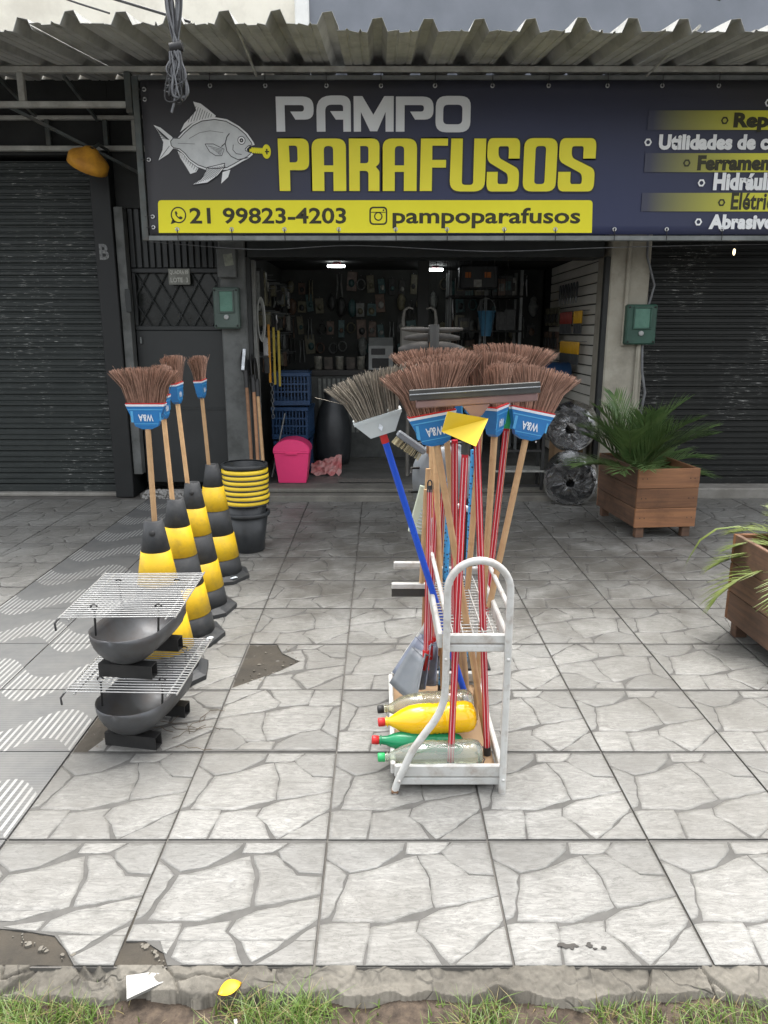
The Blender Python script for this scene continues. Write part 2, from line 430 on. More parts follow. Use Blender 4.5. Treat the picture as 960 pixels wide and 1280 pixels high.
WHITEM = mat('white_enamel', (.55, .55, .525), (.45, .45, .425), .45, scale=10, dirt=(.20, .13, .08), dirt_amt=.55, dirt_scale=17)
WOODL = wood('broom_handle_wood', (.58, .37, .19), (.48, .29, .14), .5, .15)
WOODR = wood('tool_handle_wood', (.33, .17, .085), (.24, .12, .06), .5, .3)
PLANK = wood('planter_plank', (.26, .12, .052), (.16, .072, .034), 1, .6)
PLANKD = wood('planter_plank_dark', (.16, .085, .05), (.085, .05, .032), 1, .7)
BRIS = mat('brown_bristle', (.38, .222, .158), (.25, .14, .098), .6, scale=60, bmp=0, lo=.3, hi=.7)
BRISG = mat('grey_bristle', (.32, .28, .22), (.20, .17, .135), .6, scale=60, bmp=0)
CAPB = mat('blue_cap', (.02, .17, .42), (.02, .14, .36), .4)
CAPG = mat('grey_cap_plastic', (.50, .54, .54), (.45, .49, .49), .4)
BLUEH = mat('blue_handle', (.012, .085, .55), (.012, .07, .48), .3, scale=5)
REDH = mat('red_handle', (.48, .012, .025), (.38, .01, .02), .3, scale=5)
WHSTRIPE = mat('pale_stripe', (.62, .40, .40), (.55, .35, .35), .4)
REDP = mat('red_plastic', (.55, .02, .02), (.48, .02, .02), .4)
YELP = mat('yellow_plastic', (.83, .60, .04), (.75, .52, .03), .35, scale=5)
CONEY = mat('cone_yellow', (.72, .46, .012), (.64, .40, .012), .5, scale=6, dirt=(.22, .15, .05), dirt_amt=.45, dirt_scale=14)
CONEB = mat('cone_black', (.024, .026, .028), (.038, .040, .042), .55, scale=7, dirt=(.10, .095, .085), dirt_amt=.35, dirt_scale=16)
BUCKB = mat('bucket_black', (.024, .026, .028), (.035, .038, .04), .4)
GREENP = mat('green_plastic', (.03, .38, .12), (.02, .30, .09), .4)
MAUVE = mat('mauve_plastic', (.20, .125, .115), (.165, .10, .095), .45)
RUBBER = mat('grey_rubber', (.05, .05, .047), (.034, .034, .032), .5)
GREYPL = mat('grey_plastic', (.19, .205, .22), (.15, .165, .18), .4)
GREYPD = mat('bluish_grey_plastic', (.21, .235, .29), (.165, .185, .235), .4)
IRON = mat('raw_sheet_iron', (.115, .118, .122), (.065, .067, .07), .48, .55, scale=5, dirt=(.14, .09, .06), dirt_amt=.25)
IRONB = mat('black_iron', (.022, .022, .022), (.035, .034, .033), .5, .3)
CHROME = mat('chromed_wire', (.50, .50, .49), (.40, .40, .39), .3, .6)
METG = mat('meter_box_green', (.030, .085, .060), (.022, .062, .045), .5, scale=8, dirt=(.03, .03, .025), dirt_amt=.4)
METGG = mat('meter_box_grey_green', (.075, .105, .09), (.055, .08, .068), .5, scale=8)
METW = clear('meter_window', (.45, .75, .62))
PINK = mat('pink_plastic', (.80, .055, .19), (.72, .045, .17), .4, scale=4)
CRATEB = mat('blue_crate_plastic', (.015, .05, .12), (.012, .04, .10), .45)
CARD = mat('cardboard', (.36, .24, .14), (.30, .20, .115), .8, scale=6)
FILM = mat('black_film', (.014, .014, .015), (.022, .022, .024), .16, scale=9, bmp=.55, bd=.012, stretch=(1, 1, 1), spec=.8)
FILM2 = mat('black_film_core', (.012, .012, .013), (.022, .022, .023), .3, scale=30, bmp=.6, bd=.006, spec=.3)
SLATWALL = mat('slatwall_board', (.62, .60, .54), (.56, .54, .48), .6, scale=3, space='World')
PET = clear('clear_pet', (.80, .85, .74)); PETG = clear('clear_pet_olive', (.78, .76, .58)); PETGR = mat('green_pet', (.01, .22, .09), (.008, .17, .07), .12)
JUICE = mat('yellow_liquid', (.80, .47, .006), (.76, .43, .006), .12, scale=2, bmp=0, spec=.6)
PEBBLE = concrete('pebble_grey', (.34, .33, .31), (.18, .175, .165))

# dotted blue handle
def dotted():
    m, nt, N, L, b = nodes('dotted_blue_handle')
    v = coords(nt, 'Object', (1, 1, 1)); vo = N.new('ShaderNodeTexVoronoi'); vo.inputs['Scale'].default_value = 75; L.new(v, vo.inputs['Vector'])
    c = mix(nt, ramp(nt, vo.outputs['Distance'], .26, .34, 1, 0), (.06, .34, .68), (.02, .03, .10))
    L.new(c, b.inputs['Base Color']); b.inputs['Roughness'].default_value = .4; return m
DOTTED = dotted()

# ================================================================ THE SETTING
T = .502; X0 = -.165; Y0 = 2.025           # tile grid
YF = 7.1                                   # street face of the building
def grid_mesh(name, x0, x1, y0, y1, nx, ny, zf, mat_, kind='structure'):
    vs = [(x0+(x1-x0)*i/nx, y0+(y1-y0)*j/ny, 0) for j in range(ny+1) for i in range(nx+1)]
    vs = [(x, y, zf(x, y)) for x, y, _ in vs]
    fs = [(j*(nx+1)+i, j*(nx+1)+i+1, (j+1)*(nx+1)+i+1, (j+1)*(nx+1)+i) for j in range(ny) for i in range(nx)]
    mb = MB(); mb.add(vs, fs, True); return tag(mb.build(name, mat_), kind=kind)
from mathutils import noise as mnoise
def nz(x, y, s=1, seed=0): return mnoise.noise(Vector((x*s, y*s, seed*7.3)))

grid_mesh('ground', -120, 120, -120, 1.30, 8, 8, lambda x, y: -.16, mat('street_asphalt', (.06, .06, .06), (.045, .045, .045), .9, scale=30, space='World'))
grid_mesh('soil_strip', -6, 6, 1.0, 1.53, 240, 28, lambda x, y: -.062 + .022*nz(x, y, 9) + .012*nz(x, y, 31, 2), SOIL)
grid_mesh('yard', -120, 120, 11.2, 120, 4, 4, lambda x, y: -.16, MATS['street_asphalt'])

# pavement: mortar bed, then every tile a piece of its own
pave = MB(); pave.box(-6, 6.2, 1.548, 7.6, -.07, -.0085)
pavement = tag(pave.build('pavement', BED), kind='structure')

KERB_Y = 1.478
def kz(x, y):
    t = (1.548-y)/(1.548-KERB_Y)
    z = -.008 - .028*t + .010*nz(x, y, 14) + .006*nz(x, y, 38, 3) + .003*nz(x, y, 110, 6)
    q = Vector((x*7+.6*nz(x, y, 9, 8), y*9+.6*nz(x, y, 9, 9), 3.1)); d, pts = mnoise.voronoi(q); gap = d[1]-d[0]
    z += .005*mnoise.cell(pts[0]*5)
    if gap < .07 and nz(x, y, 3, 11) > .02: z -= .016*(1-gap/.07)
    if y < KERB_Y+.012+.030*nz(x, 0, 5, 4)+.012*nz(x, 0, 19, 5): z -= .05
    return min(z, -.003)
grid_mesh('kerb', -1.5, 1.5, KERB_Y-.03, 1.552, 1000, 36, kz, KERB)
for xa, xb in ((-6, -1.5), (1.5, 6.2)): grid_mesh('kerb', xa, xb, KERB_Y-.03, 1.552, 500, 16, kz, KERB)

STONES = [
 ([(0,.03),(.48,.03),(.46,.09),(.31,.25),(.15,.30),(.04,.21),(0,.17)], .25),
 ([(.50,.03),(.76,.03),(.68,.12),(.49,.13)], .9),
 ([(.78,.03),(1,.03),(1,.32),(.86,.31),(.74,.19),(.71,.11)], .3),
 ([(.15,.325),(.31,.275),(.545,.155),(.605,.35),(.615,.585),(.36,.70),(.07,.69),(.11,.50)], .85),
 ([(.565,.15),(.70,.145),(.85,.335),(1,.345),(1,.49),(.64,.59),(.63,.35)], .65),
 ([(0,.20),(.02,.215),(.125,.325),(.085,.50),(.04,.66),(0,.69)], .35),
 ([(0,.725),(.055,.72),(.265,.715),(.255,.84),(.235,1),(0,1)], .8),
 ([(.285,.745),(.53,.695),(.51,.775),(.58,.86),(.64,1),(.255,1)], .75),
 ([(.555,.69),(.66,.62),(1,.51),(1,.68),(.76,.93),(.685,.99),(.61,.85),(.53,.775)], .95),
 ([(1,.735),(1,1),(.71,1),(.80,.925)], .6)]
def jag(poly, seed):
    rnd = random.Random(seed); out = []
    n = len(poly)
    for i in range(n):
        a = poly[i]; b = poly[(i+1) % n]; out.append(a)
        d = math.hypot(b[0]-a[0], b[1]-a[1]); k = int(d/.055)
        edge = any(abs(a[q]-b[q]) < 1e-6 and a[q] in (0, 1, .03) for q in (0, 1))
        if edge: continue
        nx, ny = -(b[1]-a[1])/d, (b[0]-a[0])/d
        for j in range(1, k):
            t = j/k; o = rnd.uniform(-.009, .009); out.append((a[0]+(b[0]-a[0])*t+nx*o, a[1]+(b[1]-a[1])*t+ny*o))
    return out
def clip(poly, cx):
    """Sutherland-Hodgman against a convex region (counter-clockwise)"""
    for i in range(len(cx)):
        a, b = cx[i], cx[(i+1) % len(cx)]; side = lambda p: (b[0]-a[0])*(p[1]-a[1]) - (b[1]-a[1])*(p[0]-a[0])
        out = []
        for j in range(len(poly)):
            p, q = poly[j-1], poly[j]; sp, sq = side(p), side(q)
            if (sp < 0) != (sq < 0):
                t = sp/(sp-sq); out.append((p[0]+(q[0]-p[0])*t, p[1]+(q[1]-p[1])*t))
            if sq >= 0: out.append(q)
        poly = out
        if len(poly) < 3: return []
    return poly
FULL = [(0,0),(1,0),(1,1),(0,1)]
G = .0065                                   # half joint, in tile units
def tile_mesh(name, cells=None):
    mb = MB(); cells = cells or [FULL]; PT = {}
    toxy = lambda p: ((G+p[0]*(1-2*G))*T, -(G+p[1]*(1-2*G))*T)
    for cell in cells:
        mb.cur = 1; mb.t = 0; mb.prism([toxy(p) for p in cell], -.0085, -.0022)
        for i, (poly, tint) in enumerate(STONES):
            q = clip(jag(poly, i+3), cell)
            if len(q) < 3: continue
            mb.cur = 0; mb.t = tint
            mx_, my_ = sum(p[0] for p in q)/len(q), sum(p[1] for p in q)/len(q)
            n = len(q); grown = []
            for i2 in range(n):                       # narrow the printed grooves: push every outline out a little
                p_, c2_, n_ = Vector(q[i2-1]), Vector(q[i2]), Vector(q[(i2+1) % n]); e = (n_-p_)
                nn = Vector((e.y, -e.x)).normalized() if e.length > 1e-6 else Vector((0, 0))
                if nn.dot(c2_-Vector((mx_, my_))) < 0: nn = -nn
                g_ = c2_+nn*.0088; grown.append((min(1, max(0, g_.x)), min(1, max(0, g_.y))))
            q = grown if cell is FULL else q
            P = [toxy(p) for p in q]; cxm = sum(p[0] for p in P)/n; cym = sum(p[1] for p in P)/n
            rim = [(p[0]+(cxm-p[0])*.012, p[1]+(cym-p[1])*.012) for p in P]; inn = [(p[0]+(cxm-p[0])*.16, p[1]+(cym-p[1])*.16) for p in P]
            b0 = len(mb.v)
            mb.add([(x, y, -.0023) for x, y in P] + [(x, y, -.0003) for x, y in rim] + [(x, y, 0) for x, y in inn],
                   [tuple(range(2*n, 3*n))] + [(i2, i2+n, (i2+1) % n+n, (i2+1) % n) for i2 in range(n)] + [(i2+n, i2+2*n, (i2+1) % n+2*n, (i2+1) % n+n) for i2 in range(n)], True)
            rj = random.Random(i*7+1)
            for i2 in range(3*n): PT[b0+i2] = tint-.30*rj.uniform(.4, 1.3) if i2 < 2*n else tint+rj.uniform(-.08, .08)
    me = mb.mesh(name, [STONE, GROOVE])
    at = me.attributes.new('tint', 'FLOAT', 'POINT'); at.data.foreach_set('value', [PT.get(i, 0.0) for i in range(len(mb.v))])
    me.validate(); return me
import bmesh
def fixn(me):
    bm = bmesh.new(); bm.from_mesh(me); bmesh.ops.recalc_face_normals(bm, faces=bm.faces); bm.to_mesh(me); bm.free()
TILE = tile_mesh('pavement_tile'); fixn(TILE)
# broken tiles, cells in tile units (x to the right, y towards the street)
CORNER_L = tile_mesh('pavement_tile', [[(0,0),(1,0),(1,.62),(0,.62)], [(0,.62),(1,.62),(1,.80),(.62,.80),(.42,.76),(0,.72)], [(.62,.80),(1,.80),(1,1),(.80,1),(.72,.90)]])
CORNER_S = tile_mesh('pavement_tile', [[(0,0),(1,0),(1,.84),(0,.84)], [(.10,.84),(1,.84),(1,1),(.26,1),(.22,.92)]])
EDGE_L = tile_mesh('pavement_tile', [[(.20,0),(1,0),(1,.5),(.30,.5)], [(.30,.5),(1,.5),(1,1),(.12,1)]])
HALF = tile_mesh('pavement_tile', [[(.28,0),(1,0),(1,.22),(.36,.22)], [(.36,.22),(1,.22),(1,.42),(.56,.42)], [(.56,.42),(1,.42),(1,.70),(.40,.62)], [(.40,.62),(1,.70),(1,1),(0,1),(0,.98)]])
CHIP = tile_mesh('pavement_tile', [[(0,0),(.93,0),(.97,.08),(.3,.2),(0,.3)], [(0,.3),(.3,.2),(.97,.08),(1,.2),(1,1),(0,1)]])
for me in (CORNER_L, CORNER_S, EDGE_L, HALF, CHIP): fixn(me)
WT = MB(); WT.prism([(G*T, -G*T), (T*(1+.03)-G*T, -G*T), (T*1.03-G*T, -T+G*T), (G*T, -T+G*T)], -.0085, 0); WTM = WT.mesh('wave_tile', WAVE)
special = {(-2,-1): CORNER_L, (-1,-1): CORNER_S, (-2,1): EDGE_L, (-1,2): HALF}
rt = random.Random(3)
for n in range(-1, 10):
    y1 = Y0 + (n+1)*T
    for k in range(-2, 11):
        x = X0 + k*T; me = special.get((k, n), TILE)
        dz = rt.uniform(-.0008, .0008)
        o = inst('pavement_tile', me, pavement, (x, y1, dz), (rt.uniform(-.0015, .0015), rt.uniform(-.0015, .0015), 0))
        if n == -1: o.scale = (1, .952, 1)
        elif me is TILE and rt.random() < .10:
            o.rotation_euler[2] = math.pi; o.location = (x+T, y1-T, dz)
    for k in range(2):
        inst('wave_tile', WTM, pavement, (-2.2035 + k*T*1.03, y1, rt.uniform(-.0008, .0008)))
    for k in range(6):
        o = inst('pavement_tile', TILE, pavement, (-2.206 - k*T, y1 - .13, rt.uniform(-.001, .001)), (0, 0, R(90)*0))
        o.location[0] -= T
# exposed mortar where tiles are gone
def mortar(x0, x1, y0, y1):
    nx, ny = int((x1-x0)/.008), int((y1-y0)/.008); vs = []
    for j in range(ny+1):
        for i in range(nx+1):
            x = x0+(x1-x0)*i/nx; y = y0+(y1-y0)*j/ny; vs.append((x, y, -.0062+.0028*nz(x, y, 22)+.0022*nz(x, y, 70, 2)))
    m_ = MB(); m_.add(vs, [(j*(nx+1)+i, j*(nx+1)+i+1, (j+1)*(nx+1)+i+1, (j+1)*(nx+1)+i) for j in range(ny) for i in range(nx)], True); m_.build('mortar_patch', DIRT, pavement)
mortar(-.662, -.28, 3.036, 3.525); mortar(-1.166, -.99, 2.532, 3.024); mortar(-1.166, -.50, 1.553, 1.73)
rq = random.Random(21); rub = MB()
def crumbs(n, p0, p1, w):
    for i in range(n):
        t = rq.random(); x = p0[0]+(p1[0]-p0[0])*t+rq.gauss(0, w); y = p0[1]+(p1[1]-p0[1])*t+rq.gauss(0, w); r0 = .002+.007*rq.random()**3
        rub.prism([(x+r0*rq.uniform(.6, 1.3)*math.cos(a), y+r0*rq.uniform(.6, 1.3)*math.sin(a)) for a in [k*1.05 for k in range(6)]], -.008, rq.uniform(-.003, .003))
crumbs(24, (-.48, 3.50), (-.40, 3.32), .008); crumbs(21, (-.40, 3.32), (-.62, 3.05), .010); crumbs(21, (-1.07, 3.0), (-1.08, 2.55), .008); crumbs(17, (-1.0, 1.66), (-.80, 1.57), .008); crumbs(14, (-.62, 1.62), (-.55, 1.56), .006); crumbs(17, (-.6, 3.1), (-.5, 3.4), .04)
tag(rub.build('rubble', concrete('rubble_grey', (.15, .138, .115), (.085, .076, .06)), pavement), kind='stuff')
rs0 = random.Random(14); sn = MB()
for i in range(16):
    u = rs0.uniform(-1, 1); cx_ = .52+u*.062; cy_ = 1.607-u*.006+rs0.uniform(-1, 1)*.014*(1-u*u)
    r0 = rs0.uniform(.004, .012); sn.prism([(cx_+r0*rs0.uniform(.5, 1.3)*math.cos(a), cy_+.6*r0*rs0.uniform(.5, 1.3)*math.sin(a)) for a in [k*.785 for k in range(8)]], .0008, .0012+i*.00002)
tag(sn.build('tar_stain', mat('tar_stain', (.03, .028, .025), (.05, .045, .04), .8), pavement), kind='stuff')
# loose broken piece, leaf, butt and twigs
fr = MB(); fr.m = frame((-.575, 1.505, -.022), (.10, -.16, 1), (1, .12, 0))
fr.prism([(-.052, .025), (-.04, -.034), (.06, .014), (.042, .026), (.0, .031)], 0, .009)
tag(fr.build('broken_tile_piece', [mat('glazed_chip', (.30, .30, .28), (.24, .24, .225), .4, scale=20)]), 'broken white triangular tile piece lying on the kerb below the missing corner', 'tile piece')
lf = MB(); lf.m = frame((-.368, 1.500, -.024), (-.1, -.35, 1), (1, .45, 0))
vs = []; 
for i in range(9):
    t = i/8; w = .018*math.sin(math.pi*t)**.8; x = (t-.5)*.06; z = .006*math.sin(math.pi*t)
    vs += [(x, -w, z+.006), (x, 0, z), (x, w, z+.006)]
lf.add(vs, [(3*i+a, 3*i+3+a, 3*i+4+a, 3*i+1+a) for i in range(8) for a in (0, 1)], True)
tag(lf.build('fallen_leaf', leaf('yellow_leaf', (.80, .50, .01), (.70, .38, .01), .2)), 'bright yellow fallen leaf resting on the broken kerb', 'leaf')
bt = MB(); bt.tube([(-.345, 1.438, -.048), (-.336, 1.416, -.052)], .0045, 8)
tag(bt.build('cigarette_butt', mat('paper_white', (.75, .74, .70))), 'white cigarette butt in the grass by the kerb', 'butt')
tw = MB(); rr = random.Random(5)
for i in range(9):
    p = [(-.80+rr.uniform(-.05, .07), 2.60+rr.uniform(-.05, .16), .003)]
    a = rr.uniform(0, 6.28)
    for j in range(5):
        a += rr.uniform(-.7, .7); p.append((p[-1][0]+.03*math.cos(a), p[-1][1]+.03*math.sin(a), .003+rr.uniform(0, .012)))
    tw.tube(p, .0013, 5)
tag(tw.build('twig', mat('dry_twig', (.10, .075, .05), (.06, .045, .03), .9)), 'small dry branching twig lying on the tile beside the barbecues', 'twig')

# grass and weeds at the kerb: nobody could count it
gr = MB(); rg = random.Random(11)
def blade(x, y, z, h, lean, an, w):
    dx, dy = math.cos(an), math.sin(an); px, py = -dy*w, dx*w; vs = []
    for i in range(4):
        t = i/3; o = lean*t*t; ww = (1-t*.95)
        vs += [(x+dx*o*h-px*ww, y+dy*o*h-py*ww, z+h*(t-.35*lean*t*t)), (x+dx*o*h+px*ww, y+dy*o*h+py*ww, z+h*(t-.35*lean*t*t))]
    gr.add(vs, [(2*i, 2*i+1, 2*i+3, 2*i+2) for i in range(3)], True)
clumps = [(-.95, .20, 620, .065), (-.72, .10, 260, .05), (-.86, .12, 260, .06), (-.29, .075, 260, .075), (-.17, .06, 260, .075), (-.38, .05, 70, .04), (.25, .08, 230, .06), (.17, .06, 60, .04),
          (.54, .05, 110, .045), (.62, .07, 170, .045), (.78, .12, 240, .05), (.90, .08, 110, .05), (-.02, .05, 40, .035), (.42, .06, 60, .035), (1.05, .1, 160, .06), (-1.2, .15, 300, .06)]
for cx_, sx, n, h in clumps:
    for i in range(n):
        x = rg.gauss(cx_, sx*.5); y = rg.uniform(1.36, 1.485); gr.cur = 0 if rg.random() < .78 else 1
        blade(x, y, -.062, h*rg.uniform(.5, 1.25), rg.uniform(.2, 1.3), rg.uniform(0, 6.28), rg.uniform(.0012, .0026))
for i in range(320):
    gr.cur = 0 if rg.random() < .6 else 1
    blade(rg.uniform(-3, 3), rg.uniform(1.05, 1.46), -.065, rg.uniform(.015, .05), rg.uniform(.3, 1.4), rg.uniform(0, 6.28), .0018)
tag(gr.build('grass', [leaf('grass_green', (.085, .15, .024), (.13, .20, .04)), leaf('grass_dry', (.24, .20, .09), (.18, .14, .06))]), 'green tufts of grass and weeds growing along the kerb', 'grass', kind='stuff')

# ---------------------------------------------------------------- the building
bld = empty('shop_building', (0, YF, 0), 'row of shop fronts with cream and grey upper wall above the metal awning', 'building')
def bpart(name, mat_, boxes, bev=.004, parent=bld):
    mb = MB()
    for b in boxes: mb.box(b[0], b[1], b[2]-YF, b[3]-YF, b[4], b[5], bev)
    return mb.build(name, mat_, parent)
bpart('upper_wall', UPCREAM, [(-7, -.72, 7.12, 7.6, 3.66, 6.6)])
bpart('upper_wall', UPGREY, [(-.60, 7, 7.14, 7.6, 3.66, 6.6)])
bpart('corner_trim', mat('white_trim', (.78, .78, .75), (.7, .7, .67), .6), [(-.72, -.60, 7.08, 7.6, 3.66, 6.6)], .012)
bpart('lintel', INDARK, [(-2.36, 7, 7.10, 7.42, 2.62, 3.66)])
bpart('lintel', INDARK, [(-7, -2.362, 7.10, 7.42, 3.06, 3.66)])
bpart('shop_lintel', BLACKP, [(-1.2, 2.02, 7.06, 7.40, 2.20, 2.62)])
bpart('pillar', GREYP, [(-1.455, -1.215, 7.04, 7.4, 0, 2.62)], .012)
bpart('pillar', CREAMP, [(2.065, 2.42, 6.98, 7.4, 0, 2.62)], .012)
bpart('pillar', mat('tar_black_paint', (.008, .009, .009), (.012, .013, .013), .55, scale=6), [(-2.535, -2.362, 6.98, 7.4, 0, 3.055)], .006)
bpart('rail_post', GREYP, [(-2.355, -2.275, 7.01, 7.12, .22, 2.62)], .004)
bpart('door_stop', BLACKP, [(-2.30, -2.25, 6.98, 7.01, 1.72, 1.92)], .004)
bpart('guide_rail', INDARK, [(2.02, 2.064, 6.99, 7.06, 0, 2.2)], .004)
bpart('guide_rail', INDARK, [(-1.214, -1.175, 7.05, 7.12, 0, 2.2)], .004)
bpart('ledge', concrete('ledge_concrete', (.26, .25, .225), (.17, .16, .14)), [(2.43, 7, 6.93, 7.5, -.01, .10)], .012)
bpart('ledge', bpy.data.materials['ledge_concrete'], [(-7, -2.54, 7.05, 7.5, -.01, .03)], .012)
bpart('doorstep', concrete('doorstep_stone', (.19, .18, .155), (.11, .105, .09), .0), [(-1.2, 2.064, 6.80, 7.2, -.01, .055), (-1.2, 2.064, 6.93, 7.2, .0555, .095)], .01)
bpart('pipe', CREAMP, [(2.20, 2.235, 6.95, 6.979, 1.42, 2.62)], .008)
mb = MB(); mb.tube([(2.37, -.15, .6), (2.36, -.15, 1.45)], .018, 10); mb.tube([(2.345, -.15, .9), (2.345, -.15, 1.42)], .008, 8); mb.build('conduit', CREAMP, bld)
mb = MB(); mb.tube([(2.42, -.16, .78), (2.44, -.18, 1.0), (2.40, -.17, 1.2), (2.39, -.15, 1.43)], .012, 8); mb.tube([(2.41, -.16, 1.75), (2.45, -.17, 1.95), (2.37, -.15, 2.2), (2.36, -.14, 2.6)], .010, 8); mb.build('cable', WIREG, bld)
# interior shell
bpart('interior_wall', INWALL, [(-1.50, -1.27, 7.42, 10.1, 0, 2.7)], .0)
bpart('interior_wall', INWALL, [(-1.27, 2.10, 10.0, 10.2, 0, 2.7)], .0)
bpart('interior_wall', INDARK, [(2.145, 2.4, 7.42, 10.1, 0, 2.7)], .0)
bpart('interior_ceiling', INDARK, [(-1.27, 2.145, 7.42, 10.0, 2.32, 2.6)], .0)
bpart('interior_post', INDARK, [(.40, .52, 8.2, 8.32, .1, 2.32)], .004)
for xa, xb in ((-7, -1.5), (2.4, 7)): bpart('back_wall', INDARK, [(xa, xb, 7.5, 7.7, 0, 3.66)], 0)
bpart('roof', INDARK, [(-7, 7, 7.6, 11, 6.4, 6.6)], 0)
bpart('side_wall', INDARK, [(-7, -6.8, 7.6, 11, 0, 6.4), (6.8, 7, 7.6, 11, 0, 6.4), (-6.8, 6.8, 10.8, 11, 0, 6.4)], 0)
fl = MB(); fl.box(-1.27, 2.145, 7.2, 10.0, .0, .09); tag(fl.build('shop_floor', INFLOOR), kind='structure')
# slatwall boards on the right interior wall
for i in range(22):
    z = .12 + i*.1
    bpart('slatwall_board', SLATWALL, [(2.115, 2.144, 7.44, 9.6, z, z+.088)], .006)

# B on the dark pillar
put2d('letter', text_mesh('letter', 'B', .085, .135, .03), mat('worn_letter', (.22, .225, .22), (.10, .10, .10), .8, scale=60), bld, (-2.497, 6.976-YF, 2.17))

# roller shutters
def shutter(name, label, x0, x1, z0, z1, y, mat_, pitch=.108):
    root = empty(name, ((x0+x1)/2, y, z0), label, 'shutter')
    prof = [(0,0),(-.016,.012),(-.016,.034),(-.004,.044),(-.004,.052),(-.013,.060),(-.013,.088),(-.002,.100),(-.002,.1075)]
    mb = MB(); hw = (x1-x0)/2; vs = []
    for (yy, zz) in prof: vs += [(-hw, yy, zz), (hw, yy, zz)]
    nb = len(vs); vs += [(-hw, .012, .1075), (hw, .012, .1075), (-hw, .012, 0), (hw, .012, 0)]
    k = len(prof)+2
    mb.add(vs, [(2*i, 2*i+1, 2*i+3, 2*i+2) for i in range(k-1)] + [(2*k-2, 2*k-1, 1, 0)], False)
    me = mb.mesh('slat', mat_); n = int((z1-z0-.07)/pitch)
    for i in range(n): inst('slat', me, root, (0, rt.uniform(-.0015, .0015), .07+i*pitch))
    b = MB(); b.box(-hw, hw, -.022, .02, 0, .068, .006); b.build('bottom_rail', mat_, root)
    return root
shutter('roller_shutter', 'dark grey roller shutter with scratched slats beside the pillar marked B', -5.0, -2.54, .03, 3.06, 7.14, SLATL)
rs = shutter('roller_shutter', 'black roller shutter behind the palm planters next to the cream pillar', 2.43, 5.2, .10, 3.0, 7.18, SLATR)
mb = MB(); mb.sphere((-.95, -.03, .05), .022, 10, 6); mb.build('lock', REDP, rs)

# dark metal door with lattice window
dr = empty('metal_door', (-1.87, 7.12, 0), 'dark metal door with lattice window between grey post and grey pillar', 'door')
mb = MB(); mb.box(-.40, .41, 0, .03, .12, 1.56, .006); mb.build('panel', DOORP, dr)
mb = MB(); mb.box(-.40, .41, -.004, .034, .82, .845, .004); mb.box(-.40, .41, -.006, .034, 1.561, 1.60, .004); mb.box(-.40, .41, -.006, .034, 2.07, 2.11, .004); mb.box(-.40, -.37, -.006, .034, 1.601, 2.069, .004); mb.box(.38, .41, -.006, .034, 1.601, 2.069, .004); mb.build('frame', DOORP, dr)
mb = MB(); mb.box(-.369, .379, .05, .07, 1.6, 2.07); mb.build('pane', mat('dark_glass', (.010, .012, .011), (.014, .016, .015), .25, bmp=0), dr)
for i in range(-3, 6):
    for s in (-1, 1):
        x0 = -.37+i*.17; p0 = Vector((x0, .02, 1.60)); p1 = Vector((x0+.28, .02, 2.07))
        if s < 0: p0.x, p1.x = p1.x, p0.x
        a, b = (p0, p1)
        def cut(a, b):
            d = b-a
            t0, t1 = 0, 1
            for lim, sg in ((-.37, 1), (.38, -1)):
                fa, fb = sg*(a.x-lim), sg*(b.x-lim)
                if fa < 0 and fb < 0: return None
                if fa < 0: t0 = max(t0, fa/(fa-fb))
                if fb < 0: t1 = min(t1, fa/(fa-fb))
            return (a+d*t0, a+d*t1) if t1-t0 > .05 else None
        c = cut(a, b)
        if c:
            mb = MB(); mb.tube([c[0]+Vector((0, .004*s, 0)), c[1]+Vector((0, .004*s, 0))], .006, 6); mb.build('lattice_bar', BLACKP, dr)
for i in range(14):
    mb = MB(); mb.box(-.40+i*.059, -.40+i*.059+.045, .0, .02, 2.115, 2.62, .004); mb.build('slat', DOORP, dr)
mb = MB(); mb.box(-.40, .41, .03, .05, 2.115, 2.62); mb.build('backing', BLACKP, dr)
mb = MB(); mb.box(-.36, -.345, -.03, 0, 1.44, 1.50, .004); mb.build('latch', STEELG, dr)
# pebble threshold under the door
pb = MB(); pb.box(-2.28, -1.46, 6.92, 7.13, -.006, .05); tag(pb.build('threshold', BED), kind='structure')
rp = random.Random(2); pbs = MB()
for i in range(420):
    x = rp.uniform(-2.26, -1.48); y = rp.uniform(6.93, 7.11); r = rp.uniform(.008, .016)
    pbs.sphere((x, y, .05), r, 6, 4, (1, rp.uniform(.7, 1), .6))
for i in range(150):
    x = rp.uniform(-2.26, -1.48); r = rp.uniform(.007, .013); pbs.sphere((x, 6.919, rp.uniform(.0, .05)), r, 6, 4, (1, .5, 1))
tag(pbs.build('pebbles', PEBBLE), 'pale pebbles set in the threshold under the dark door', 'pebbles', kind='stuff')

# house number plate
pl = empty('address_plate', (-1.83, 7.10, 2.035), 'small worn plate reading QUADRA 89 LOTE 3 on the dark door', 'plate')
mb = MB(); mb.box(-.098, .098, -.006, 0, -.07, .07, .003); mb.build('plate', mat('worn_plate', (.22, .225, .20), (.15, .15, .13), .7, scale=30), pl)
PLT = mat('plate_letters', (.55, .55, .50), (.42, .42, .38), .7, scale=40, bmp=0)
put2d('lettering', text_mesh('lettering', 'QUADRA 89', .17, .042, .02), PLT, pl, (-.085, -.0075, .015))
put2d('lettering', text_mesh('lettering', 'LOTE  3', .16, .042, .02), PLT, pl, (-.08, -.0075, -.05))

